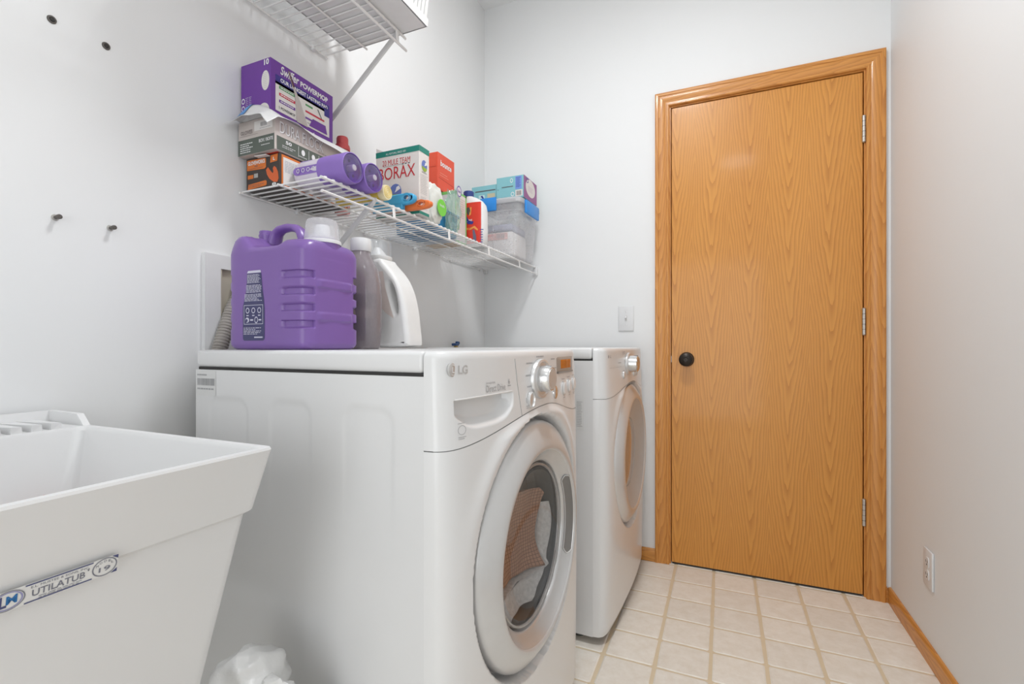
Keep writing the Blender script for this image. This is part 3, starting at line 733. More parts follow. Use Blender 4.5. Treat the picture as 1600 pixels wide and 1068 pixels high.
# ------------------------------------------------------------------ utility sink
def build_sink():
    zr = .838; xf, yf, yn = .585, .470, -.125; xb = .012; xd = .137
    t = thing('laundry_sink', 'white plastic utility sink standing left of the washer', 'sink', ((xb + xf) / 2, (yf + yn) / 2, 0))
    ox, oy = t.location.x, t.location.y
    def rr(x0, y0, x1, y1, r, n=5):                            # rounded rectangle outline
        pts = []
        for cx, cy, a0 in ((x1 - r, y1 - r, 0), (x0 + r, y1 - r, 90), (x0 + r, y0 + r, 180), (x1 - r, y0 + r, 270)):
            for i in range(n + 1):
                a = R(a0 + 90 * i / n); pts.append((cx + r * math.cos(a) - ox, cy + r * math.sin(a) - oy))
        return pts
    def skin(rings):
        mb = MB(); n = len(rings[0][0]); vs = []; fs = []
        for pts, z in rings:
            for i, p in enumerate(pts): vs.append((p[0], p[1], z[i] if isinstance(z, list) else z))
        for j in range(len(rings) - 1):
            for i in range(n): fs.append((j*n+i, j*n+(i+1) % n, (j+1)*n+(i+1) % n, (j+1)*n+i))
        return mb.add(vs, fs), n
    outer = rr(xb, yn, xf, yf, .012); outer2 = rr(xb, yn, xf + .001, yf, .012)
    ap = rr(xb, yn + .012, xf - .021, yf - .010, .016)
    st = rr(xb + .006, yn + .019, xf - .028, yf - .017, .018)
    lo = rr(xb + .02, yn + .06, xf - .075, yf - .055, .03)
    inner = rr(xd, yn + .011, xf - .011, yf - .011, .012)
    inn2 = rr(xd + .002, yn + .015, xf - .015, yf - .015, .014)
    bot = rr(xd + .035, yn + .06, xf - .075, yf - .075, .04)
    def zap(p):                                                # apron deepens away from its corners
        y = p[1] + oy; d_ = min(yf - y, y - yn); return .757 - .020 * min(1, max(0, d_) / .17)
    rings = [(bot, .50), (inn2, zr - .006), (inner, zr), (rr(xb + .001, yn + .001, xf - .001, yf - .001, .012), zr), (outer, zr - .003), (ap, [zap(p) for p in ap]), (st, [zap(p) - .004 for p in st]), (lo, .47)]
    mb, n = skin(rings)
    mb.f.append(tuple(range(n)))
    mb.f.append(tuple(7 * n + i for i in range(n))[::-1])
    # the wide rim strip at the back is the deck
    part('tub', mb, SINKM, t, ang=25)
    W_ = lambda x, y, z: (x - ox, y - oy, z)
    # upstand round the deck: back wall and one return at each end
    mb = MB()
    mb.prism([(xb - ox, zr - .002), (xb + .010 - ox, zr - .002), (xb + .006 - ox, zr + .020), (xb - ox, zr + .020)], yn - oy, yf - oy, 'y')
    part('upstand', mb, SINKM, t, ang=25)
    for y0, y1 in ((yf - .010, yf), (yn, yn + .010)):
        mb = MB(); mb.prism([(xb + .006 - ox, zr - .002), (.135 - ox, zr - .002), (.112 - ox, zr + .019), (xb + .006 - ox, zr + .020)], y0 - oy, y1 - oy, 'y')
        part('upstand_return', mb, SINKM, t, ang=25)
    # ribbed soap ledges on the deck
    for i in range(21):
        y1 = .440 - i * .0245; y0 = y1 - .0245
        if y0 < yn + .03: break
        a, b_, h_ = xb + .009, xd - .001, .011
        mb = MB(); lo_ = [W_(a, y0, zr - .001), W_(b_, y0, zr - .001), W_(b_, y1 - .011, zr - .001), W_(a, y1 - .001, zr - .001)]
        mb.add(lo_ + [W_(a, y0, zr + h_ * .55), W_(b_, y0, zr + h_), W_(b_ - .001, y1 - .0115, zr + h_ * .9), W_(a, y1 - .0015, zr + h_ * .55)],
               [(0, 3, 2, 1), (4, 5, 6, 7), (0, 1, 5, 4), (1, 2, 6, 5), (2, 3, 7, 6), (3, 0, 4, 7)])
        part('soap_ledge', mb, SINKM, t, smooth=False)
    part('drain', MB().lathe([(.04, .5005), (.038, .503), (.026, .502), (.024, .4985), (0, .4985)], 24, W_(.34, .17, 0)), SILVER, t)
    for x in (xb + .06, xf - .12):
        for y in (yn + .10, yf - .10):
            part('leg', MB().tube([W_(x + (.03 if x > .3 else -.01), y + (.03 if y > .2 else -.03), .002), W_(x, y, .475)], [.013, .016], 10), mat('leg_white', (.7, .7, .7), .4), t)
    part('drain_pipe', MB().tube([W_(.34, .17, .47), W_(.34, .17, .36), W_(.33, .17, .33), W_(.28, .17, .32), W_(.03, .17, .32)], .02, 12), PLASTW, t)
    # sticker on the apron
    xs0 = lambda z: (xf - .021) + .020 * (z - .738) / (zr - .003 - .738)
    n_ = Vector((1, 0, -.21)).normalized()
    S_ = Dec(lambda y, z: Vector((xs0(z) + .0012 - ox, y - oy, z)), n_, t, .0003)
    blue = mat('sticker_blue', s2l(70, 76, 120), .45); pale = mat('sticker_white', (.76, .76, .75), .4); gry = mat('sticker_grey', s2l(120, 122, 134), .5)
    y0, y1, z0, z1 = .183, .292, .7405, .7595
    S_.rect(pale, y0, z0, y1, z1, 'brand_sticker')
    S_.rect(blue, y0 + .036, z1 - .0018, y1 - .022, z1 - .0006, 'sticker_border', 2); S_.rect(blue, y0 + .036, z0 + .0006, y1 - .022, z0 + .0018, 'sticker_border', 2)
    S_.text(gry, 'UTILATUB', .2240, .7460, .2640, .7525, .012, name='sticker_lettering'); S_.text(gry, '*', .2655, .7515, .2675, .7545, .02, name='sticker_lettering')
    S_.text(gry, 'E.L. MUSTEE & SONS, INC.', .2230, .7540, .2670, .7565, 0, name='sticker_lettering')
    S_.lines(gry, .229, .7423, .262, .7453, 2, .35, rag=.1)
    for cy in (.2803,):
        S_.ring(gry, cy, .750, .0108, .0093, .1, 'sticker_emblem', 2); S_.text(gry, '19', cy - .005, .7455, cy + .005, .7505, .012, name='sticker_lettering')
        for i, ch in enumerate('MODEL'):
            a = R(152 - i * 31); cxx, czz = cy + .0075 * math.cos(a), .750 + .0063 * math.sin(a)
            S_.text(gry, ch, cxx - .0011, czz - .0012, cxx + .0011, czz + .0012, .0, name='sticker_lettering')
        S_.poly(blue, [(y1 - .006, z1 - .0004), (y1 - .0004, z1 - .0004), (y1 - .0004, z1 - .0045)], 'sticker_border', 2)
        S_.poly(blue, [(y1 - .0004, z0 + .0045), (y1 - .0004, z0 + .0004), (y1 - .006, z0 + .0004)], 'sticker_border', 2)
    cy = .2075
    S_.ring(gry, cy, .750, .0120, .0093, .07, 'sticker_emblem', 2); S_.ring(mat('sticker_lilac', s2l(150, 150, 190), .5), cy, .750, .0105, .0082, .12, 'sticker_emblem', 2)
    S_.text(blue, 'L', cy - .0055, .7445, cy - .0005, .7555, .03, name='sticker_lettering'); S_.text(mat('sticker_bright_blue', s2l(40, 110, 170), .5), 'M', cy - .001, .7465, cy + .0065, .7545, .02, name='sticker_lettering')
    S_.done()
    # scrub brush leaning in the basin corner
    org = mat('orange_red_plastic', s2l(226, 104, 76), .4)
    b_ = thing('scrub_brush', 'orange-red brush handle just showing inside the sink corner', 'brush', (.20, .375, .505))
    a = Vector((.06, -.03, .0)); e = Vector((-.012, .018, .239))
    part('handle', MB().tube([a + (e - a) * q for q in (0, .15, .4, .7, .9, 1.)], [.010, .012, .011, .012, .012, .007], 12, ell=(1.3, .8)), org, b_)
    part('brush_head', MB().rbox((.035, -.06, .012), (.10, .0, .028), .005, 2), org, b_)
    part('bristles', MB().rbox((.038, -.057, -.004), (.097, -.003, .013), .002, 1), PRINTW, b_, kind='stuff')
build_sink()

# white bin bag standing between sink and washer
def build_bag():
    rd = random.Random(3)
    bagm = mat('bag_film', (.74, .735, .72), .33, spec=.5, bump=(22, .5, .008))
    t = thing('bin_bag', 'crumpled white bin bag between the sink and the washer', 'bag', (.42, .56, 0))
    def lobe(c, rx, ry, rz, seed, zmin):
        r2 = random.Random(seed); W = [(Vector((r2.uniform(-1, 1), r2.uniform(-1, 1), r2.uniform(-1, 1))).normalized() * r2.uniform(2.5, 7), r2.uniform(0, 6), r2.uniform(.012, .04)) for _ in range(9)]
        def fn(u, v):
            th, f = 2 * PI * u, PI * v
            d = Vector((math.sin(f) * math.cos(th), math.sin(f) * math.sin(th), math.cos(f)))
            k = 1
            for q, p, a in W: k += a * (1 - 2 * abs(math.sin(d.dot(q) + p)))
            return (c[0] + rx * k * d.x, c[1] + ry * min(k, 1.0) * d.y, max(zmin, c[2] + rz * k * d.z))
        return MB().grid(fn, 96, 48, closed=True)
    part('bag_body', lobe((.055, 0, .21), .105, .082, .225, 5, .002), bagm, t, ang=25)
    part('bag_neck', lobe((-.005, .0, .405), .062, .070, .062, 11, .2), bagm, t, ang=25)
build_bag()

# ------------------------------------------------------------------ wire shelves
def wire_shelf(label, y0, y1, zd, posts, strut_y, strut_z, name='wire_shelf', xf=.29, bracket=False, lipd=.038):
    t = thing(name, label, 'shelf', (0, y0, zd))
    L = y1 - y0; n = int(L / .0254)
    me = MB().tube([(.004, 0, 0), (xf - .003, 0, 0), (xf, 0, -.001), (xf + .0015, 0, -.004)], .0023, 6).mesh('wire'); me.materials.append(WIREW)
    for i in range(n + 1):
        o = bpy.data.objects.new('wire', me); o.location = (0, .004 + (L - .012) * i / n, 0); link(o, t)
    part('back_rail', MB().tube([(.006, -.006, -.0045), (.006, L, -.0045)], .003, 8), WIREW, t)
    part('middle_rail', MB().tube([(.150, -.012, -.0045), (.150, L + (.014 if not bracket else 0), -.0045)], .003, 8), WIREW, t)
    part('front_rail', MB().tube([(xf, -.012, -.0055), (xf, L + (.018 if not bracket else 0), -.0055)], .0038, 8), WIREW, t)
    part('lip_rail', MB().tube([(xf + .003, -.012, -lipd), (xf + .003, L + (.018 if not bracket else 0), -lipd)], .0038, 8), WIREW, t)
    for y in posts: part('lip_post', MB().tube([(xf + .001, y - y0, -.004), (xf + .004, y - y0, -lipd)], .0042, 8, ell=(1.5, .6)), WIREW, t)
    for y, z in strut_y:
        a = Vector((xf - .006, y - y0, -.014)); b = Vector((.006, y - y0, z - zd))
        s_ = part('strut', MB().tube([a, b], .0085, 8, ell=(.55, 1.1)), mat('strut_white', (.62, .61, .60), .4), t)
        part('strut_hook', MB().tube([(xf + .001, y - y0, -.004), (xf - .003, y - y0, -.013), (xf - .012, y - y0, -.02)], .0055, 8), mat('strut_white', (1, 1, 1)), s_)
        part('strut_foot', MB().rbox((0, y - y0 - .009, z - zd - .02), (.012, y - y0 + .009, z - zd + .008), .003, 2), WIREW, s_)
    yy = .18
    while yy < L:
        c = part('wall_clip', MB().rbox((0, yy - .007, -.014), (.011, yy + .007, .003), .003, 2), PLASTW, t)
        part('clip_screw', MB().lathe([(.003, .011), (.0025, .0125), (0, .0128)], 10, (0, yy, -.009), 'x'), SILVER, c); yy += .29
    if bracket:
        part('end_bracket', MB().rbox((xf - .012, L - .001, -lipd - .008), (xf + .012, L + .012, .006), .003, 2), PLASTW, t)
        part('end_bracket', MB().rbox((.0, L - .001, -.02), (.02, L + .012, .006), .003, 2), PLASTW, t)
    return t
ZD = 1.376
wire_shelf('lower white wire shelf holding the boxes and bottles', .853, 2.238, ZD, (1.11, 1.41, 1.714, 2.03), ((1.03, 1.12),), 0, bracket=True)
ZU = 1.889
wire_shelf('upper white wire shelf carrying the slatted basket', -.25, 1.149, ZU, (.20, .505, .81, 1.125), ((1.131, 1.652), (.35, 1.652)), 0, lipd=.042)

def build_basket():
    zb = ZU + .0035; x0, x1, y0, y1, h = .085, .372, .735, 1.160, .17
    t = thing('slatted_basket', 'white plastic slatted basket overhanging the upper wire shelf', 'basket', ((x0 + x1) / 2, (y0 + y1) / 2, zb))
    hx, hy = (x1 - x0) / 2, (y1 - y0) / 2
    m = mat('basket_plastic', (.78, .775, .77), .35)
    def frame(z0, z1, o0, o1, th):
        mb = MB(); rings = []
        for (o, z) in ((o0, z0), (o1, z1), (o1 - th, z1), (o0 - th, z0)):
            rings.append([(sx * (hx + o), sy * (hy + o), z) for sx, sy in ((-1, -1), (1, -1), (1, 1), (-1, 1))])
        vs = sum(rings, []); fs = []
        for j in range(4):
            k = (j + 1) % 4
            for i in range(4): fs.append((j*4+i, j*4+(i+1) % 4, k*4+(i+1) % 4, k*4+i))
        return mb.add(vs, fs)
    part('base', MB().rbox((-hx, -hy, 0), (hx, hy, .005), .002, 1), m, t)
    part('lower_band', frame(.0, .022, 0, .002, .004), m, t, smooth=False)
    part('middle_band', frame(.085, .095, .011, .012, .004), m, t, smooth=False)
    part('rim', frame(.150, h, .020, .024, .006), m, t, smooth=False)
    part('rim_flange', frame(h - .006, h, .036, .036, .014), m, t, smooth=False)
    mb = MB(); 
    def slat(px, py, nx, ny):
        a, b = .001, .021; w_ = .0062
        tx, ty = -ny, nx
        vs = []
        for o, z in ((a, .02), (b, .152)):
            for s_ in (-1, 1):
                for d_ in (0, -.004): vs.append((px + nx * (o + d_) + tx * w_ * s_, py + ny * (o + d_) + ty * w_ * s_, z))
        mb.add(vs, [(0, 2, 6, 4), (1, 5, 7, 3), (0, 4, 5, 1), (2, 3, 7, 6)])
    y = -hy + .012
    while y < hy - .008: slat(hx, y, 1, 0); slat(-hx, y, -1, 0); y += .016
    x = -hx + .012
    while x < hx - .008: slat(x, hy, 0, 1); slat(x, -hy, 0, -1); x += .016
    part('slats', mb, m, t, smooth=False, kind='stuff')
    part('handle', MB().rbox((hx + .030, -.02, .120), (hx + .040, .02, .168), .003, 2), m, t)
    part('corner_tab', MB().rbox((hx + .018, hy - .012, .128), (hx + .032, hy + .004, .165), .003, 2), m, t)
build_basket()

# ------------------------------------------------------------------ wall box, drain hose, valve behind the machines
def build_plumbing():
    t = thing('washer_outlet_box', 'white recessed washer outlet box on the wall behind the purple jug', 'outlet box', (0, .87, 1.07))
    y0, y1, z0, z1 = -.117, .115, -.125, .131; a0, a1, b0, b1 = -.077, .075, -.07, .097
    mb = MB()
    for a, b in (((y0, z0), (a0, z1)), ((a1, z0), (y1, z1)), ((a0, b1), (a1, z1)), ((a0, z0), (a1, b0))): mb.box((0, a[0], a[1]), (.012, b[0], b[1]))
    part('face_frame', mb, PLASTW, t, smooth=False)
    part('box_back', MB().box((0, a0, b0), (.0015, a1, b1)), mat('box_recess_beige', s2l(196, 188, 172), .6), t, smooth=False)
    part('box_side', MB().box((.0015, a0, b0), (.0105, a0 + .004, b1)), mat('box_recess_beige', (1, 1, 1)), t, smooth=False)
    h = thing('drain_hose', 'grey corrugated drain hose rising into the washer outlet box', 'hose', (0, .80, .9))
    P = [Vector(p) for p in ((.020, .050, .215), (.022, .030, .195), (.026, .012, .165), (.032, -.006, .125), (.040, -.028, .075), (.046, -.042, .03), (.048, -.047, -.06), (.048, -.047, -.25))]
    pts = []
    for i in range(len(P) - 1):                                 # Catmull-Rom
        p0, p1, p2, p3 = P[max(0, i-1)], P[i], P[i+1], P[min(len(P)-1, i+2)]
        n = max(4, int((p2 - p1).length / .0011))
        for k in range(n):
            q = k / n; pts.append(.5 * ((2 * p1) + (p2 - p0) * q + (2*p0 - 5*p1 + 4*p2 - p3) * q*q + (3*p1 - p0 - 3*p2 + p3) * q**3))
    rad = [.0140 + .0034 * abs(math.sin(i * .0011 / .0075 * PI)) ** .7 for i in range(len(pts))]
    part('hose_tube', MB().tube(pts, rad, 20), mat('hose_grey', s2l(158, 152, 146), .5), h, ang=80)
    part('hose_end', MB().lathe([(.019, 0), (.019, .03), (.016, .034)], 20).xf(Matrix.Translation(P[0] - Vector((0, .006, .006)))), mat('hose_grey', (1, 1, 1)), h)
    v = thing('shutoff_valve', 'small blue lever valve on the wall behind the dryer', 'valve', (0, 1.877, .958))
    part('pipe', MB().tube([(0, 0, 0), (.045, 0, 0)], .010, 14), SILVER, v)
    part('valve_body', MB().lathe([(.010, -.03), (.016, -.026), (.016, .012), (.009, .016), (.009, .022)], 18, (.045, 0, 0)), mat('brass', (.55, .40, .16), .35, metal=.8), v)
    mb = MB().rbox((.034, -.022, .020), (.056, .012, .032), .004, 2).rbox((.038, .004, .026), (.052, .026, .040), .004, 2)
    part('lever', mb, mat('valve_blue', s2l(40, 74, 122), .4), v)
build_plumbing()

# ------------------------------------------------------------------ bottles on the washer
PURPLE = mat('jug_purple', s2l(126, 94, 164), .3, spec=.5, var=(4, .03))
def build_jug():
    sx, sy = .1175, .0835
    t = thing('detergent_jug', 'large purple detergent jug with handle on top of the washer', 'jug', (.2725, .7835, .9685))
    bands = (.153, .119, .086, .052)
    def fn(p, a, z):
        k = 0
        if z < .19:
            for b in bands:
                m_ = sstep(.0085, .006, abs(z - b))
                if p.x > 0: k += .0065 * m_ * sstep(.054, .060, p.x) * sstep(.054, .058, abs(p.y))
                elif p.x < -.1: k += .0045 * m_
            d = Vector((p.x / sx, p.y / sy, 0)).normalized() * -k
            p = p + d
            if p.x > .1:
                for b in (.136, .068):
                    p.x += .0035 * sstep(.010, .007, abs(z - b) + .05 * abs(abs(p.y) - .03)) * sstep(.008, .012, abs(p.y)) * sstep(.050, .046, abs(p.y))
                p.x += .0012 * sstep(.0022, .0008, abs(p.y))
        if z > .204:
            up = sstep(.204, .216, z)
            p.z += up * (.029 * sstep(-.030, -.078, p.x) + .009 * sstep(.030, .060, p.x))
        return p
    secs = [(0, 0, 0, sx * .93, sy * .90, 6), (.003, 0, 0, sx * .965, sy * .95, 6.5), (.008, 0, 0, sx * .99, sy * .985, 7)]
    z = .012
    while z < .203: secs.append((z, 0, 0, sx, sy, 7)); z += .0022
    for z, cx, a, b, e in ((.205, 0, 1, 1, 7), (.209, 0, .99, .975, 6.5), (.2125, 0, .97, .93, 6), (.2155, 0, .935, .87, 5.5), (.218, 0, .88, .78, 5), (.2195, 0, .80, .66, 4.5), (.2205, 0, .66, .50, 4), (.221, 0, .48, .34, 3.5), (.2212, 0, .25, .16, 3)):
        secs.append((z, cx, 0, sx * a, sy * b, e))
    part('jug_body', MB().loft(secs, 176, fn=fn), PURPLE, t, ang=50)
    hp = [(-.062, 0, .225), (-.061, 0, .248), (-.055, 0, .263), (-.042, 0, .2715), (-.018, 0, .2735), (.004, 0, .270), (.020, 0, .260), (.029, 0, .243), (.032, 0, .216)]
    part('handle', MB().tube(hp, [.0125, .0115, .0105, .010, .010, .010, .0105, .0115, .013], 16, ell=(1.5, .85)), PURPLE, t, ang=60)
    part('vent_neck', MB().lathe([(.018, .238), (.0165, .255), (.0175, .258), (.0175, .262), (.016, .263), (.0165, .268), (.0155, .271), (.012, .2715), (.011, .262), (0, .262)], 28, (-.088, 0, 0)), PURPLE, t)
    part('spout_collar', MB().lathe([(.036, .212), (.0375, .224), (.0375, .232), (.034, .236)], 40, (.080, 0, 0)), PURPLE, t)
    cl = clear('frosted_cap', (.95, .95, .97), .30, .18, .8)
    part('measuring_cap', MB().lathe([(.0392, .226), (.0388, .232), (.0372, .233), (.0335, .270), (.0315, .277), (.027, .280), (0, .281)], 44, (.080, 0, 0), cap0=False, cap1=False), cl, t)
    part('cap_rim', MB().lathe([(.0392, .226), (.0398, .230), (.0388, .234)], 44, (.080, 0, 0), cap0=False, cap1=False), mat('cap_rim_white', (.78, .78, .80), .35), t)
    part('spout', MB().lathe([(.030, .232), (.029, .243), (.018, .246), (.016, .262), (.013, .268), (.012, .246)], 24, (.080, 0, 0), cap0=False, cap1=False), mat('spout_white', (.8, .8, .82), .4), t)
    D = Dec(lambda x, z: Vector((x, -sy * (1 - abs(x / sx) ** 7) ** (1 / 7), z)), (0, -1, 0), t, .0005)
    navy = mat('label_navy', s2l(62, 62, 104), .45); pale = mat('label_pale', s2l(206, 204, 222), .45)
    a, b = -.0575, .0075
    out = [(a + .004, .019), (b - .004, .019), (b - .001, .021), (b, .025), (b, .085), (b - .002, .105), (b - .006, .125), (b - .009, .150), (b - .010, .160), (a + .013, .160), (a + .012, .140), (a + .009, .118), (a + .004, .103), (a, .090), (a, .025), (a + .001, .021)]
    D.poly(navy, out, 'back_label')
    D.poly(pale, [(a + .013, .1605), (b - .010, .1605), (b - .012, .1655), (a + .016, .1655)], 'label_tab', 1)
    D.lines(pale, a + .014, .139, b - .011, .158, 8, .45, rag=.15, seed=2); D.lines(pale, a + .011, .119, b - .008, .136, 6, .45, rag=.15, seed=5); D.lines(pale, a + .006, .101, b - .006, .117, 6, .45, rag=.3, seed=8)
    for (x0, z0, x1, z1) in ((a + .004, .0925, b - .004, .0935), (a + .004, .053, b - .004, .054), (a + .004, .053, a + .005, .0935), (b - .005, .053, b - .004, .0935)): D.rect(pale, x0, z0, x1, z1, 'label_box', 2)
    for i in range(3): D.ring(pale, a + .015 + i * .0175, .082, .0055, .006, .3, 'label_icon', 2); D.rect(pale, a + .0115 + i * .0175, .0705, a + .0185 + i * .0175, .0725, 'label_icon', 2)
    D.ell(pale, a + .014, .062, .006, .0055, 'label_icon', 2, n=18); D.ell(navy, a + .0125, .061, .0035, .0035, 'label_icon_core', 3, n=14); D.ring(pale, a + .041, .062, .005, .007, .3, 'label_icon', 2); D.rect(pale, a + .023, .0605, a + .032, .0635, 'label_icon', 2); D.rect(pale, a + .048, .0605, a + .056, .0635, 'label_icon', 2)
    D.lines(pale, a + .003, .031, b - .003, .047, 5, .4, rag=.5, seed=4); D.rect(pale, b - .030, .0245, b - .005, .027, 'fine_print', 2)
    D.done()
build_jug()

def build_bottles():
    t = thing('clear_bottle', 'see-through oval bottle with white cap behind the purple jug', 'bottle', (.3175, .945, .9685))
    cm = clear('bottle_clear_plastic', s2l(205, 196, 200), .34, .1, .9)
    secs = [(0, 0, 0, .046, .030, 2.6), (.006, 0, 0, .050, .033, 2.6), (.05, 0, 0, .054, .036, 2.5), (.12, 0, 0, .0555, .037, 2.4), (.165, 0, 0, .053, .036, 2.3), (.195, 0, 0, .046, .033, 2.2), (.215, 0, 0, .036, .030, 2.1), (.228, 0, 0, .027, .026, 2), (.246, 0, 0, .0225, .0225, 2)]
    part('bottle_body', MB().loft(secs, 56, cap1=False), cm, t, ang=60)
    lq = [(z + .001, 0, 0, rx * .95, ry * .94, e) for z, _, _, rx, ry, e in secs[:4]] + [(.135, 0, 0, .0525, .035, 2.4)]
    part('liquid', MB().loft(lq, 48), clear('pale_liquid', s2l(176, 158, 166), .22, .1, .4), t, ang=60)
    part('back_label', MB().grid(lambda u, v: ((.0545 + .001) * math.cos(PI * (.04 + .42 * u) + PI * 1.5 - .3) * 1, .0372 * math.sin(PI * (.04 + .42 * u) + PI * 1.5 - .3), .075 + .022 * v), 16, 1), mat('label_tan', s2l(176, 164, 150), .5), t)
    part('cap', MB().lathe([(.0245, .243), (.0255, .245), (.0255, .270), (.0235, .275), (0, .2755)], 36, (0, 0, 0)), PLASTW, t)
    # white jug with a moulded-through handle
    t = thing('softener_jug', 'white plastic jug with open side handle behind the clear bottle', 'jug', (.315, 1.055, .9685))
    ox, oz = .315, .9685
    outl = [(.222, .972), (.404, .972), (.407, .985), (.402, 1.020), (.3975, 1.060), (.390, 1.098), (.379, 1.130), (.362, 1.160), (.340, 1.184), (.322, 1.200), (.316, 1.212), (.250, 1.212), (.242, 1.198), (.230, 1.180), (.224, 1.14), (.220, 1.05)]
    hole = [(.340, 1.148), (.352, 1.142), (.362, 1.120), (.369, 1.090), (.371, 1.064), (.366, 1.058), (.360, 1.070), (.350, 1.100), (.342, 1.125)]
    f = lambda L: [(x - ox, z - oz) for x, z in L]
    wm = mat('jug_white', (.80, .795, .785), .36)
    mb = curve2d([(f(outl), True), (f(hole), True)], .024, .012, 4, 4).xf(Matrix.Rotation(R(90), 4, 'X'))
    part('jug_body', mb, wm, t, ang=50)
    part('neck', MB().lathe([(.036, .238), (.040, .243), (.0405, .251), (.036, .253)], 36, (-.037, 0, 0)), wm, t)
    part('measuring_cap', MB().lathe([(.0395, .248), (.0385, .288), (.036, .293), (.03, .295), (0, .2955)], 36, (-.037, 0, 0), cap0=False, cap1=False), clear('cap_clear', (.93, .94, .95), .10, .08, .7), t)
    part('spout', MB().lathe([(.026, .25), (.022, .262), (.012, .272), (.009, .277), (0, .277)], 20, (-.037, 0, 0)), wm, t)
    D = Dec.plane((0, -.0365, 0), (1, 0, 0), (0, 0, 1), t, .0003)
    pk = mat('label_blush', s2l(226, 212, 206), .45); rd = mat('label_coral', s2l(234, 150, 140), .45); bl = mat('label_blue', s2l(120, 134, 190), .45)
    D.poly(pk, [(-.080, .205), (.012, .205), (.020, .160), (.035, .115), (.047, .08), (.02, .095), (-.04, .16), (-.080, .19)], 'label_panel')
    D.poly(rd, [(-.06, .105), (-.032, .105), (-.044, .125), (-.06, .13)], 'label_flash')
    D.ell(pk, -.032, .075, .022, .03, 'label_panel', 1); D.lines(PRINTG, -.05, .040, -.005, .046, 1, .35, rag=.02); D.ring(PRINTG, -.054, .044, .005, .005, .3, 'label_icon', 2)
    D.text(bl, '64', -.030, .018, -.015, .031, .01); D.lines(bl, -.060, .018, -.036, .024, 1, .7, rag=.05)
    D.done()
build_bottles()

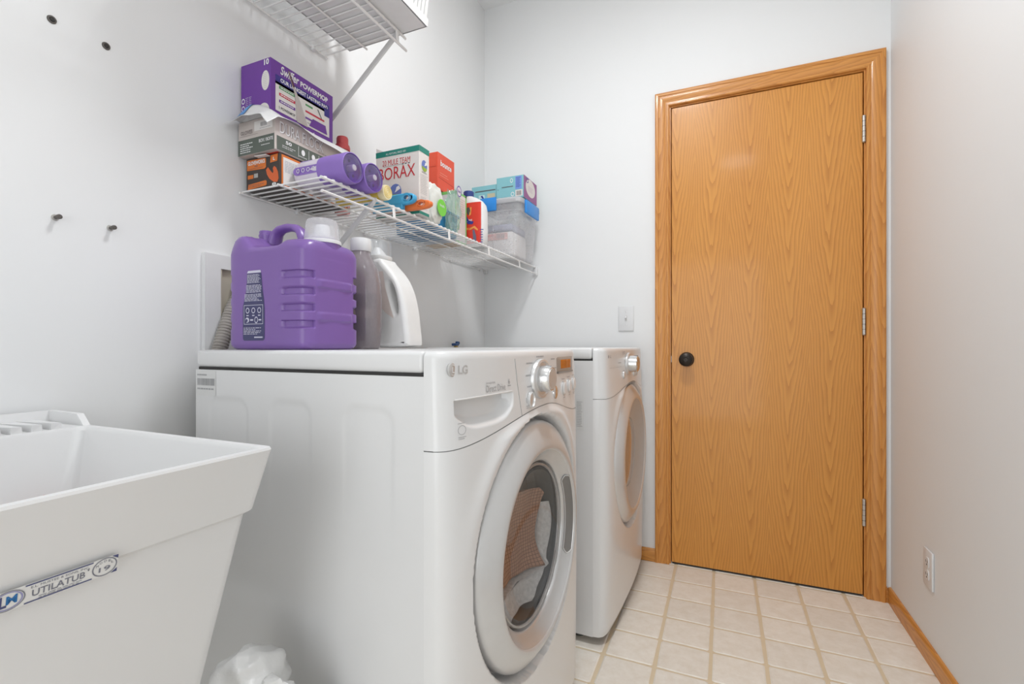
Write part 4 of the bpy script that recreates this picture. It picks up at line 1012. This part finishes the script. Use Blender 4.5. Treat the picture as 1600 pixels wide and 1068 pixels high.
# ------------------------------------------------------------------ things on the lower shelf
ZS = ZD + .0022                                                # top of the wires
def carton(name, label, cat, x0, x1, y0, y1, z0, z1, m, rot=None, bev=.0012, group=None):
    t = thing(name, label, cat, ((x0 + x1) / 2, (y0 + y1) / 2, z0), rot=rot, group=group)
    hx, hy, h = (x1 - x0) / 2, (y1 - y0) / 2, z1 - z0
    part('carton_body', MB().rbox((-hx, -hy, 0), (hx, hy, h), bev, 1), m, t)
    E_ = Dec.plane((-hx, -hy, 0), (2 * hx, 0, 0), (0, 0, h), t)      # face towards the camera, unit coordinates
    F_ = Dec.plane((hx, -hy, 0), (0, 2 * hy, 0), (0, 0, h), t)       # face towards the room
    return t, E_, F_, hx, hy, h
def shelf_items():
    W = PRINTW
    # glove carton
    blk = mat('carton_black', s2l(62, 54, 50), .5); org = mat('carton_orange', s2l(214, 116, 48), .5); org2 = mat('glove_orange', s2l(212, 100, 52), .5)
    t, E_, F_, hx, hy, h = carton('glove_carton', 'black and orange glove carton standing on the wire deck', 'box', .012, .133, .862, 1.100, ZS, 1.461, blk)
    E_.poly(org, [(.03, .63), (.56, .60), (.60, .64), (.60, .90), (.56, .93), (.03, .95)]); E_.text(W, 'GLOVEWORKS', .06, .78, .57, .90, .03); E_.text(PRINTD, 'HD', .26, .70, .36, .75, .02, name='dark_lettering'); E_.rect(PRINTD, .08, .655, .52, .665, 'dark_rule', 2)
    E_.poly(org, [(.72, .74), (.93, .76), (.95, .98), (.74, .96)]); E_.text(W, 'L', .81, .80, .87, .90, .03)
    E_.poly(org2, [(.60, .55), (.66, .62), (.73, .50), (.80, .40), (.82, .46), (.80, .56), (.84, .62), (.90, .56), (.95, .42), (.97, .22), (.93, .12), (.82, .14), (.70, .26), (.63, .40)], 'printed_glove')
    E_.poly(org, [(.05, .03), (.60, .08), (.62, .11), (.62, .21), (.58, .24), (.07, .19)]); E_.lines(PRINTD, .09, .08, .56, .18, 2, .3, 'dark_rule')
    E_.rect(org, .05, .36, .22, .48); E_.rect(mat('print_grey_light', s2l(170, 168, 164), .5), .24, .37, .36, .50, 'photo_patch'); E_.text(W, '8', .78, .03, .90, .12, .02); E_.done()
    F_.rect(org, .02, .03, .98, .97, 'orange_border'); F_.rect(mat('carton_white', s2l(226, 222, 218), .5), .04, .06, .96, .90, 'white_panel', 2); F_.lines(mat('print_blue_grey', s2l(150, 160, 180), .5), .06, .45, .30, .82, 8, .25, lay=3); F_.done()
    part('flap', MB().box((.012, -hy - .004, h + .0005), (hx - .004, -hy + .03, h + .0016)), mat('flap_red', s2l(196, 58, 36), .5), t, smooth=False)
    part('tear_strip', MB().box((-.02, -hy - .012, h - .004), (.022, -hy + .002, h - .002)).xf(Matrix.Rotation(R(3), 4, 'Y')), mat('carton_white', (1, 1, 1)), t, smooth=False)
    # second glove carton
    grn = mat('carton_green_grey', s2l(92, 100, 92), .5); grey = mat('carton_greige', s2l(202, 192, 186), .5); shade = mat('emboss_grey', s2l(150, 140, 138), .5)
    t, E_, F_, hx, hy, h = carton('flock_carton', 'greige and dark green carton stacked on the orange glove carton', 'box', .005, .136, .845, 1.108, 1.463, 1.549, grey)
    E_.rect(grn, 0, 0, .985, .46); E_.text(W, 'BOX / BOITE', .58, .28, .96, .38, .02); E_.lines(W, .06, .05, .42, .36, 5, .4, rag=.4); E_.lines(W, .64, .17, .88, .21, 1, .5)
    E_.text(shade, 'GLOVES', .07, .60, .40, .72, .03); E_.rect(shade, .05, .555, .55, .565, 'dark_rule', 2); E_.rect(mat('carton_white', (1, 1, 1)), .45, .64, .94, .92, 'address_label', 1); E_.bars(PRINTG, .62, .74, .80, .86, 14); E_.lines(PRINTG, .6, .67, .9, .71, 1, .4); E_.done()
    F_.rect(grn, .02, .02, .985, .42); F_.text(shade, 'DURA FLOCK', .06, .52, .60, .86, .035, name='embossed_lettering', lay=1); F_.text(PRINTW, 'DURA FLOCK', .054, .53, .594, .87, .0, name='lettering')
    F_.lines(shade, .52, .46, .75, .52, 1, .4, 'dark_rule'); F_.text(PRINTD, 'M', .90, .62, .935, .76, .03, name='dark_lettering')
    F_.text(W, '50', .12, .27, .19, .37, .03); F_.lines(W, .08, .12, .24, .22, 2, .3)
    for x in (.27, .40, .53, .74): F_.rect(W, x, .07, x + .004, .38, 'divider', 2)
    for x in (.33, .46): F_.ell(W, x, .24, .022, .09, 'hand_icon', 2); F_.lines(W, x - .05, .08, x + .05, .12, 1, .4)
    F_.lines(W, .56, .10, .71, .34, 4, .45, rag=.1); F_.ring(W, .80, .24, .022, .09, .25, 'hand_icon', 2); F_.done()
    # white plastic sheet over it
    def sheet(u, v):
        x = .006 + .150 * u; y = .806 + .322 * v
        z = 1.5518
        z += .030 * math.exp(-((x - .075) / .045) ** 2 - ((y - .835) / .026) ** 2)
        z += .0028 * math.sin(38 * y + 60 * x) * math.sin(50 * x + 3)
        e = max(0, x - .134); z -= 1.1 * e * (.4 + .9 * abs(math.sin(7 * y)))
        e = max(0, .838 - y); z -= .62 * e
        if .008 < x < .134 and y > .848: z = 1.5512 + max(0, z - 1.5518) * .12
        return (x, y, z)
    sh = thing('plastic_sheet', 'thin white plastic sheet draped under the purple box', 'sheet', (.07, .95, 1.551))
    off = Vector((.07, .95, 1.551))
    fm = mat('sheet_film', (.76, .755, .75), .4, spec=.5, bump=(45, .6, .005))
    mb = MB().grid(lambda u, v: Vector(sheet(u, v)) - off, 50, 80); me = mb.mesh('film'); o = part('film', me, fm, sh)
    md = o.modifiers.new('thickness', 'SOLIDIFY'); md.thickness = .0006
    part('printed_patch', MB().grid(lambda u, v: Vector(sheet(.20 + .26 * u, .002 + .10 * v)) - off + Vector((0, -.0012, .0012)), 14, 10), mat('patch_blue', s2l(88, 150, 214), .45, var=(160, .35)), sh)
    # purple mop carton
    pur = mat('carton_purple', s2l(108, 56, 152), .42); navy = mat('carton_navy', s2l(52, 42, 130), .45); pw = mat('carton_white', (1, 1, 1))
    t, E_, F_, hx, hy, h = carton('mop_carton', 'purple mop starter carton on top of the box stack', 'box', .005, .112, .852, 1.062, 1.5535, 1.700, pur)
    E_.ell(pw, .84, .62, .13, .17, 'printed_oval'); E_.lines(PRINTG, .76, .48, .92, .76, 9, .15, lay=2); E_.text(W, '10', .80, .88, .96, .98, .03)
    for i in range(3): E_.ring(W, .09, .10 + .13 * i, .055, .05, .35, 'printed_icon', 2)
    E_.lines(W, .17, .1, .27, .42, 10, .2); E_.lines(W, .29, .18, .38, .42, 8, .2); E_.ell(pw, .78, .10, .19, .14, 'printed_oval'); E_.done()
    gn = mat('print_green', s2l(86, 150, 96), .5); rd = mat('print_crimson', s2l(196, 48, 74), .5)
    F_.text(W, 'Swiffer', .14, .80, .42, .955, .02, .25, name='script_logo'); F_.text(W, 'POWERMOP', .44, .80, .90, .90, .035)
    F_.rect(navy, .07, .60, .93, .76, 'navy_band'); F_.text(W, 'OUR LONGEST LASTING PAD', .14, .665, .90, .735, .03)
    F_.rect(pw, .07, .14, .93, .645, 'white_panel', 1); F_.poly(navy, [(.84, .52), (.93, .52), (.93, .68), (.84, .68)], 'navy_band', 2)
    for c_, v0 in ((gn, .54), (rd, .42), (pur, .30)): F_.rect(c_, .12, v0, .36, v0 + .05, 'colour_bar', 2); F_.rect(c_, .52, v0 - .03, .84 - .2 * (c_ is gn), v0 + .005, 'colour_bar', 2); F_.lines(W, .14, v0 + .012, .34, v0 + .038, 1, .6, lay=3)
    F_.text(PRINTD, '1 POWERMOP', .12, .185, .36, .235, .02, name='dark_lettering'); F_.lines(PRINTG, .55, .195, .82, .225, 1, .5)
    F_.poly(pur, [(.58, .17), (.64, .33), (.86, .33), (.89, .17)], 'mop_head_picture', 3)
    F_.poly(mat('print_silver', s2l(190, 182, 178), .45), [(.245, .93), (.27, .93), (.36, .68), (.44, .50), (.56, .12), (.38, .12), (.37, .42), (.34, .62)], 'mop_body_picture', 4); F_.poly(mat('print_brown', s2l(96, 60, 70), .5), [(.245, .95), (.26, .95), (.35, .72), (.32, .70)], 'mop_stick_picture', 5)
    F_.poly(PRINTD, [(.715, .56), (.735, .56), (.80, .42), (.785, .42)], 'mop_stick_picture', 3)
    for x in (.41, .66): F_.ell(W, x, .065, .008, .02, 'printed_dot', 2, n=12)
    F_.done()
    # red-capped bottle behind the cartons
    t = thing('red_bottle', 'small bottle with round red cap behind the stacked cartons', 'bottle', (.080, 1.134, ZS))
    rc = mat('cap_red', s2l(206, 84, 84), .4)
    part('bottle_body', MB().lathe([(.020, 0), (.0225, .004), (.0225, .185), (.020, .195), (.0165, .2)], 28), mat('bottle_blush', s2l(216, 150, 146), .4), t)
    part('cap', MB().lathe([(.0225, .196), (.023, .205), (.021, .212), (.0175, .214), (.0175, .232), (.0155, .237), (0, .238)], 28), rc, t)
    # cleaning-solution bottles lying on their sides
    lil = mat('bottle_lilac', s2l(216, 208, 222), .3); lp = mat('label_violet', s2l(142, 112, 190), .4); cap_m = clear('cap_violet', s2l(216, 200, 236), .10, .06, 1.)
    def solution(y, label, zc=.0395):
        t = thing('solution_bottle', label, 'bottle', (.137, y, ZS), group='solution bottles lying on the lower shelf'); t.scale = (.94, .955, .955)
        rz = Matrix.Translation((0, 0, zc)) @ Matrix.Rotation(R(90), 4, 'Y')
        secs = [(0, 0, 0, .012, .014, 2.4), (.004, 0, 0, .024, .026, 2.4), (.014, 0, 0, .0325, .034, 2.4), (.03, 0, 0, .0355, .0375, 2.4), (.115, 0, 0, .0365, .0385, 2.3)]
        part('bottle_body', MB().loft(secs, 48).xf(rz), lil, t, ang=60)
        part('violet_sleeve', MB().loft([(.098, 0, 0, .0370, .0390, 2.3), (.112, 0, 0, .0378, .0396, 2.3), (.150, 0, 0, .0385, .0396, 2.15), (.176, 0, 0, .039, .0396, 2)], 48, cap0=False, cap1=False).xf(rz), lp, t, ang=60)
        part('cap_rim', MB().lathe([(.0395, .172), (.0398, .178), (.0385, .186), (.0365, .187), (.036, .176)], 44, (0, 0, zc), 'x', cap0=False, cap1=False), lp, t)
        part('cap_well', MB().lathe([(.0362, .181), (.0345, .172), (.030, .170), (0, .169)], 40, (0, 0, zc), 'x', cap0=False, cap1=False), mat('cap_well_violet', s2l(116, 84, 172), .3), t)
        part('cap_lens', MB().lathe([(.0365, .184), (.033, .1870), (.024, .1892), (.012, .1905), (.001, .191)], 40, (0, 0, zc), 'x', cap0=False, cap1=False), cap_m, t, ang=60)
        part('cap_hub', MB().lathe([(.0085, .170), (.0085, .1895), (.007, .1915), (0, .1918)], 24, (0, 0, zc), 'x'), mat('hub_grey', s2l(186, 182, 196), .3), t)
        for i in range(6):
            a = 2 * PI * i / 6 + .4
            part('cap_hole', MB().lathe([(.0042, .1695), (.0042, .1706), (0, .1706)], 12, (0, .022 * math.cos(a), zc + .022 * math.sin(a)), 'x'), mat('hole_violet', s2l(66, 40, 110), .4), t)
        D = Dec(lambda x, a: Vector((x, -.0392 * math.cos(a), zc + .0375 * math.sin(a))), (0, -.7, 0), t, .0006)
        D.rect(lp, .028, -.30, .100, .28, 'violet_label', nx=1); D.ell(lp, .028, 0, .012, .29, 'violet_label', 1)
        for i in range(4): D.ring(PRINTW, .034 + .018 * i, .0, .0055, .15, .28, 'label_icon', 2)
        D.done()
        D = Dec(lambda x, a: Vector((x, -.0392 * math.cos(a), zc + .0375 * math.sin(a))), (0, -.3, .9), t, .0007)
        D.ell(mat('leaf_grey', s2l(128, 124, 120), .5), .112, .75, .012, .12, 'printed_leaf', 1); D.ell(mat('leaf_grey', (1, 1, 1)), .128, .95, .012, .1, 'printed_leaf', 1); D.ell(lp, .045, .9, .022, .12, 'violet_label', 1); D.done()
        return t
    solution(.9235, 'violet and white solution bottle lying against the orange carton')
    solution(.9995, 'violet solution bottle lying nearer the yellow roll', .0395)
    # yellow roll
    t = thing('yellow_roll', 'rolled yellow bags with cream spiral end beside the violet bottles', 'roll', (.11, 1.0695, ZS))
    ye = mat('roll_yellow', s2l(236, 208, 92), .5); cr = mat('roll_cream', s2l(240, 228, 186), .55)
    part('roll_body', MB().lathe([(.0195, 0), (.0205, .003), (.0208, .17), (.020, .186)], 32, (0, 0, .0215), 'x'), ye, t)
    part('roll_end', MB().lathe([(.0206, .166), (.0208, .188), (.0195, .192), (0, .1925)], 32, (0, 0, .0215), 'x'), cr, t)
    part('spiral', MB().tube([(.1928, (.018 - .0155 * i / 60) * math.cos(i * .33), .0215 + (.018 - .0155 * i / 60) * math.sin(i * .33)) for i in range(61)], .0006, 5), ye, t)
    # brush handles
    for nm, lab, col, x0, x1, y, zc, hh in (('brush_handle', 'blue plastic handle with hanging hole in front of the white carton', s2l(72, 168, 214), .14, .328, 1.166, .031, .0165), ('brush_handle', 'orange plastic handle with hanging hole under the blue handle', s2l(236, 122, 62), .14, .366, 1.193, .017, .0135)):
        t = thing(nm, lab, 'brush', ((x0 + x1) / 2, y, ZS), group='hanging-hole handles on the lower shelf')
        L = (x1 - x0) / 2
        out = [(-L, -hh * .55), (-L * .3, -hh * .8), (L * .35, -hh), (L * .8, -hh), (L * .98, -hh * .6), (L, 0), (L * .98, hh * .55), (L * .8, hh), (L * .35, hh), (-L * .3, hh * .8), (-L, hh * .55)]
        hx_ = L * .70; hole = [(hx_ + .012 * math.cos(a), hh * .12 + hh * .52 * math.sin(a)) for a in [2 * PI * i / 10 for i in range(10)]]
        m = mat('handle_' + ('blue' if hh > .015 else 'orange'), col, .35)
        part('grip', curve2d([(out, True), (hole, True)], .004, .0055, 4, 3).xf(Matrix.Translation((0, 0, zc)) @ Matrix.Rotation(R(90), 4, 'X')), m, t, ang=50)
        part('grip_ring', MB().tube([(hx_ + .0105 * math.cos(a), -.0088, zc + hh * .12 + hh * .46 * math.sin(a)) for a in [2 * PI * i / 20 for i in range(20)]], .0014, 6, closed=True), m, t)
        if hh > .015: part('support_tab', MB().rbox((-.06, -.008, 0), (.05, .008, zc - hh * .7), .002, 1), m, t)
    # borax carton
    tl = mat('carton_teal', s2l(34, 132, 118), .45); bw = mat('carton_offwhite', s2l(226, 220, 216), .5); br = mat('print_red', s2l(196, 40, 50), .5)
    t, E_, F_, hx, hy, h = carton('powder_carton', 'white powder carton with teal top band and red lettering', 'box', .143, .307, 1.213, 1.266, ZS, 1.586, bw)
    for D in (E_, F_): D.rect(tl, 0, .915, 1, 1, 'teal_band'); D.rect(tl, 0, 0, 1, .045, 'teal_band')
    E_.text(W, 'ALL NATURAL SINCE 1891', .24, .935, .70, .965, .0); E_.text(br, '20 MULE TEAM', .16, .775, .80, .86, .0); E_.text(br, 'BORAX', .07, .56, .91, .745, .0, name='title_lettering')
    E_.rect(PRINTD, .18, .762, .60, .766, 'wagon_picture', 2)
    for i in range(3): E_.ell(PRINTD, .63 + .07 * i, .764, .026, .008, 'wagon_picture', 2, n=10)
    for D, cx, cy, rx, ry in ((E_, .46, .36, .14, .125), (F_, .5, .73, .28, .085)):
        D.ell(mat('print_sky', s2l(104, 124, 190), .5), cx, cy, rx, ry, 'sky_picture', 1); D.ell(mat('print_grass', s2l(150, 176, 66), .5), cx, cy, rx, ry, 'field_picture', 2, PI * 1.06, PI * 1.94)
        D.poly(PRINTW, [(cx - rx * .1, cy - ry * .05), (cx + rx * .3, cy + ry * .1), (cx + rx * .85, cy + ry * .35), (cx + rx * .6, cy + ry * .75), (cx + rx * .2, cy + ry * .6), (cx + rx * .1, cy + ry * .3)], 'cloud_picture', 3)
    F_.lines(PRINTG, .12, .30, .88, .60, 12, .22); F_.lines(PRINTG, .12, .08, .88, .27, 9, .25, seed=6); F_.lines(PRINTG, .25, .61, .75, .65, 1, .4); E_.done(); F_.done()
    mb = MB().add([(-hx, -hy + .002, h), (-hx + .03, -hy + .002, h), (-hx + .03, hy - .01, h), (-hx - .002, -hy + .004, h + .016), (-hx + .02, hy - .012, h + .010)], [(0, 1, 2), (0, 3, 1), (3, 4, 2, 1)])
    part('open_flap', mb, bw, t, smooth=False)
    # white carton with green edges, red dryer-sheet box on it
    gr = mat('carton_green', s2l(130, 200, 110), .45)
    t, E_, F_, hx, hy, h = carton('green_edged_carton', 'white carton with green edges behind the blue bin', 'box', .060, .205, 1.600, 1.688, ZS, 1.5775, bw)
    F_.rect(gr, 0, 0, 1, .05, 'green_edge'); F_.rect(gr, .90, 0, 1, 1, 'green_edge'); F_.rect(gr, 0, .96, 1, 1, 'green_edge'); F_.rect(gr, 0, 0, .06, 1, 'green_edge'); F_.lines(mat('print_pink_grey', s2l(206, 190, 186), .5), .12, .5, .85, .9, 9, .3)
    E_.rect(gr, 0, .94, 1, 1, 'green_edge'); E_.done(); F_.done()
    part('carton_base', MB().box((-hx + .001, -hy + .001, -.0005), (hx - .001, hy - .001, .001)), mat('kraft_board', s2l(206, 170, 120), .7), t, smooth=False)
    rd2 = mat('carton_vermilion', s2l(226, 84, 56), .45)
    t, E_, F_, hx, hy, h = carton('dryer_sheet_box', 'vermilion dryer-sheet box standing behind the powder carton', 'box', .098, .150, 1.562, 1.686, 1.5785, 1.722, rd2)
    F_.text(W, 'bounce', .14, .66, .80, .82, .03, .1); F_.rect(mat('print_rose', s2l(240, 170, 150), .5), .12, .46, .55, .472, 'printed_rule', 2); F_.rect(mat('print_rose', (1, 1, 1)), .10, .40, .62, .41, 'printed_rule', 2); F_.done()
    part('lid_seam', MB().box((hx, -hy + .004, h * .30), (hx + .0006, hy - .004, h * .305)).xf(Matrix.Rotation(R(-3), 4, 'X')), mat('seam_dark_red', s2l(150, 50, 36), .5), t, smooth=False)
    part('side_flap', MB().box((-hx + .004, -hy - .0012, h * .62), (hx - .006, -hy, h * .985)), rd2, t, smooth=False)
    # white pouch with green disc
    def pillow(c, rx, ry, rz, z0, seed, amp=.04, nu=56, nv=40, ex=2.6):
        r2 = random.Random(seed); Wv = [(Vector((r2.uniform(-1, 1), r2.uniform(-1, 1), r2.uniform(-1, 1))).normalized() * r2.uniform(3, 12), r2.uniform(0, 6), r2.uniform(.2, 1) * amp) for _ in range(10)]
        def fn(u, v):
            th, f = 2 * PI * u, PI * v
            sg = lambda q: math.copysign(abs(q) ** (2 / ex), q)
            d = Vector((math.sin(f) * math.cos(th), math.sin(f) * math.sin(th), math.cos(f)))
            e = Vector((sg(d.x), sg(d.y), sg(d.z))); k = 1 + sum(a * (.5 - abs(math.sin(d.dot(q) + p))) for q, p, a in Wv)
            return (c[0] + rx * k * e.x, c[1] + ry * k * e.y, max(z0, c[2] + rz * k * e.z))
        return MB().grid(fn, nu, nv, closed=True)
    t = thing('white_pouch', 'white plastic pouch with a bright green disc beside the powder carton', 'pouch', (.263, 1.350, ZS))
    part('pouch_film', pillow((0, 0, .068), .026, .048, .072, .0005, 21, .05), mat('pouch_white', s2l(226, 228, 222), .35, bump=(40, .5, .004)), t, ang=60)
    D = Dec(lambda y, z: Vector((.0285, y, z)), (1, 0, 0), t, .001)
    D.ell(mat('disc_green', s2l(120, 210, 70), .4), .014, .058, .028, .028, 'green_disc'); D.text(PRINTW, 'fresh', .000, .060, .028, .070, .01); D.done()
    # clear crinkled bag
    t = thing('clear_bag', 'clear crinkled plastic bag with a purple badge hanging over the blue bin', 'bag', (.268, 1.478, ZS))
    part('bag_film', pillow((0, 0, .075), .022, .042, .085, .0, 33, .12, ex=2.2), clear('crinkled_film', s2l(226, 242, 234), .16, .06, 1.2), t, ang=30)
    D = Dec(lambda y, z: Vector((.0235, y, z)), (1, 0, 0), t, .001)
    D.ring(mat('badge_purple', s2l(110, 90, 160), .4), .0, .146, .017, .020, .22, 'badge_ring'); D.ell(mat('badge_white', s2l(226, 214, 222), .4), .0, .146, .0125, .015, 'badge_centre'); D.text(mat('badge_purple', (1, 1, 1)), 'Febr', -.010, .141, .010, .151, .02); D.done()
    # blue bin
    t = thing('blue_bin', 'open blue plastic bin on the wire deck', 'bin', (.1525, 1.485, ZS))
    bm_ = mat('bin_blue', s2l(46, 134, 190), .4)
    def tray(hx, hy, h, th=.003, fl=.005):
        o = lambda k, z: (z, 0, 0, hx + k, hy + k, 9)
        return MB().loft([o(-.006, 0), o(-.004, .003), o(-.001, h - .006), o(fl, h - .006), o(fl, h), o(-th, h), o(-.004 - th, .004)], 64)
    part('bin_shell', tray(.092, .082, .082), bm_, t, ang=40)
    # stain-remover bottle
    t = thing('stain_remover_bottle', 'white bottle with red label and navy cap left of the clear tub', 'bottle', (.222, 1.728, ZS))
    wb = mat('bottle_white', (.80, .80, .80), .35)
    secs = [(0, 0, 0, .046, .024, 3), (.005, 0, 0, .052, .029, 3), (.06, 0, 0, .054, .031, 3), (.14, 0, 0, .053, .031, 3), (.168, -.002, 0, .050, .030, 2.8), (.186, -.008, 0, .042, .026, 2.5), (.200, -.018, 0, .030, .021, 2.2), (.208, -.026, 0, .019, .018, 2), (.214, -.028, 0, .016, .016, 2)]
    part('bottle_body', MB().loft(secs, 56), wb, t, ang=60)
    part('cap', MB().lathe([(.021, .208), (.0215, .212), (.0215, .229), (.019, .2315), (0, .232)], 28, (-.029, 0, 0)), mat('cap_navy', s2l(44, 66, 132), .4), t)
    D = Dec(lambda x, z: Vector((x, -.0312 * (1 - abs(x / .0545) ** 3) ** (1 / 3), z)), (0, -1, 0), t, .0005)
    lr = mat('label_red', s2l(222, 62, 46), .4); lb = mat('label_deep_blue', s2l(50, 54, 140), .45); lo = mat('label_orange', s2l(240, 160, 80), .45)
    D.rect(lr, -.0515, .008, .042, .176, 'red_label', 1, 24)
    D.poly(lo, [(-.040, .080), (-.025, .068), (-.005, .066), (.012, .072), (.028, .060), (.030, .066), (.016, .081), (-.004, .074), (-.022, .076), (-.038, .088)], 'label_swoosh', 2)
    D.poly(mat('label_charcoal', s2l(90, 86, 84), .45), [(-.033, .160), (-.010, .158), (-.004, .146), (-.004, .132), (-.014, .126), (-.022, .140)], 'label_burst', 2); D.poly(lo, [(-.004, .158), (.002, .156), (-.001, .128), (-.010, .122)], 'label_swoosh', 2)
    D.poly(lb, [(-.032, .124), (-.024, .128), (-.010, .104), (.012, .098), (.006, .088), (-.014, .090), (-.028, .104)], 'label_blue_patch', 3); D.text(PRINTW, 'Shout', -.020, .100, .004, .112, .02, .2)
    D.rect(lb, -.044, .016, -.020, .058, 'label_blue_patch', 2, 3); D.lines(PRINTW, -.042, .024, -.022, .055, 6, .35, lay=3); D.rect(mat('label_grey', s2l(170, 168, 176), .45), -.030, .008, -.022, .020, 'label_grey_patch', 2)
    D.poly(mat('label_slate', s2l(110, 108, 130), .45), [(.006, .064), (.014, .066), (.022, .040), (.024, .014), (.010, .014), (.008, .04)], 'label_slate_patch', 2)
    D.lines(lb, .038, .01, .050, .07, 6, .35); D.done()
    # clear tub with blue latches
    x0, x1, y0, y1 = .098, .334, 1.940, 2.195; zb = ZS
    t = thing('clear_storage_tub', 'clear storage tub with blue latches at the door end of the shelf', 'tub', ((x0 + x1) / 2, (y0 + y1) / 2, zb))
    hx, hy = (x1 - x0) / 2, (y1 - y0) / 2
    cp = clear('tub_clear', s2l(250, 249, 250), .25, .12, .6)
    o = lambda k, z, e=9: (z, 0, 0, hx + k, hy + k, e)
    part('tub_shell', MB().loft([o(-.030, 0), o(-.024, .004), o(-.012, .15), o(-.010, .20), o(-.004, .202), o(-.003, .235), o(0, .236)], 72, cap1=False), cp, t, ang=40)
    part('lid', MB().loft([o(.001, .236), o(.004, .240), o(.004, .256), o(-.002, .262), o(-.012, .263), o(-.016, .258)], 72, cap0=False), clear('lid_clear', s2l(238, 238, 240), .55, .2, .6), t, ang=40)
    lat = mat('latch_blue', s2l(44, 140, 222), .35)
    part('latch', MB().rbox((-.075, -hy - .014, .205), (.005, -hy - .002, .266), .004, 2), lat, t)
    part('latch', MB().rbox((hx + .002, -.085, .195), (hx + .014, .075, .255), .004, 2), lat, t)
    part('side_groove', MB().tube([(-.02, -hy + .008, .20), (-.02, -hy + .013, .12), (-.02, -hy + .02, .02)], .0012, 5), cp, t)
    c = thing('folded_cloths', 'white folded cloths with a pink-printed wrapper inside the clear tub', 'cloths', ((x0 + x1) / 2 - .005, (y0 + y1) / 2 - .005, zb + .006))
    part('cloth_stack', MB().rbox((-.075, -.085, 0), (.070, .085, .115), .014, 3), mat('cloth_white', (.76, .75, .74), .8, bump=(60, .4, .003)), c)
    part('wrapper', MB().box((-.076, -.0868, .078), (.045, -.0852, .108)), mat('wrapper_pink', s2l(230, 190, 186), .5), c, smooth=False)
    Dc = Dec.plane((-.076, -.0868, 0), (1, 0, 0), (0, 0, 1), c, .0006); Dc.lines(mat('print_pink', s2l(226, 120, 120), .5), .004, .094, .052, .104, 2, .5); Dc.bars(PRINTG, .066, .082, .108, .104, 12); Dc.done()
    part('grey_cloth', MB().rbox((-.074, -.083, .117), (.066, .083, .150), .010, 3), mat('cloth_grey_blue', s2l(168, 172, 190), .8), c)
    # teal cartons on the tub lid
    te = mat('carton_aqua', s2l(132, 190, 198), .45); vio = mat('carton_mauve', s2l(150, 84, 140), .45)
    zt_ = zb + .2645
    t, E_, F_, hx, hy, h = carton('tissue_carton', 'aqua carton with mauve end and white oval on the clear tub', 'box', .203, .337, 1.972, 2.135, zt_, 1.742, te)
    F_.rect(vio, 0, 0, 1, 1, 'mauve_end'); F_.ell(bw, .50, .58, .36, .40, 'white_oval', 2); F_.lines(mat('print_rose_grey', s2l(190, 160, 186), .5), .30, .40, .72, .66, 4, .3, lay=3); F_.ring(mat('print_indigo', s2l(90, 90, 160), .5), .26, .86, .09, .12, .35, 'oval_mark', 3)
    E_.rect(mat('print_periwinkle', s2l(120, 150, 220), .5), .70, .38, .93, .96, 'blue_patch'); E_.lines(lb, .73, .45, .90, .92, 8, .3, lay=3); E_.rect(bw, .70, .06, .96, .34, 'barcode_patch'); E_.bars(PRINTD, .74, .10, .92, .30, 12, lay=3); E_.rect(PRINTD, .20, .52, .62, .555, 'dark_rule', 2); E_.ell(PRINTD, .06, .45, .012, .025, 'dark_rule', 2, n=10); E_.ring(W, .60, .18, .06, .10, .3, 'printed_icon', 2); E_.ring(W, .56, .80, .05, .10, .3, 'printed_icon', 2); E_.done(); F_.done()
    t, E_, F_, hx, hy, h = carton('wipes_carton', 'lower plain aqua carton behind the navy-capped bottle on the clear tub', 'box', .068, .200, 1.985, 2.130, zt_, 1.722, te)
    E_.rect(PRINTD, .14, .66, .93, .72, 'dark_rule', 2); E_.rect(mat('print_photo', s2l(196, 190, 160), .5), .62, .10, .92, .50, 'photo_patch', 2); E_.rect(mat('print_pale_aqua', s2l(190, 222, 224), .5), .28, .10, .52, .46, 'photo_patch', 2); E_.poly(lb, [(.36, .40), (.42, .44), (.54, .14), (.48, .12)], 'photo_mark', 3); E_.done(); F_.done()
shelf_items()
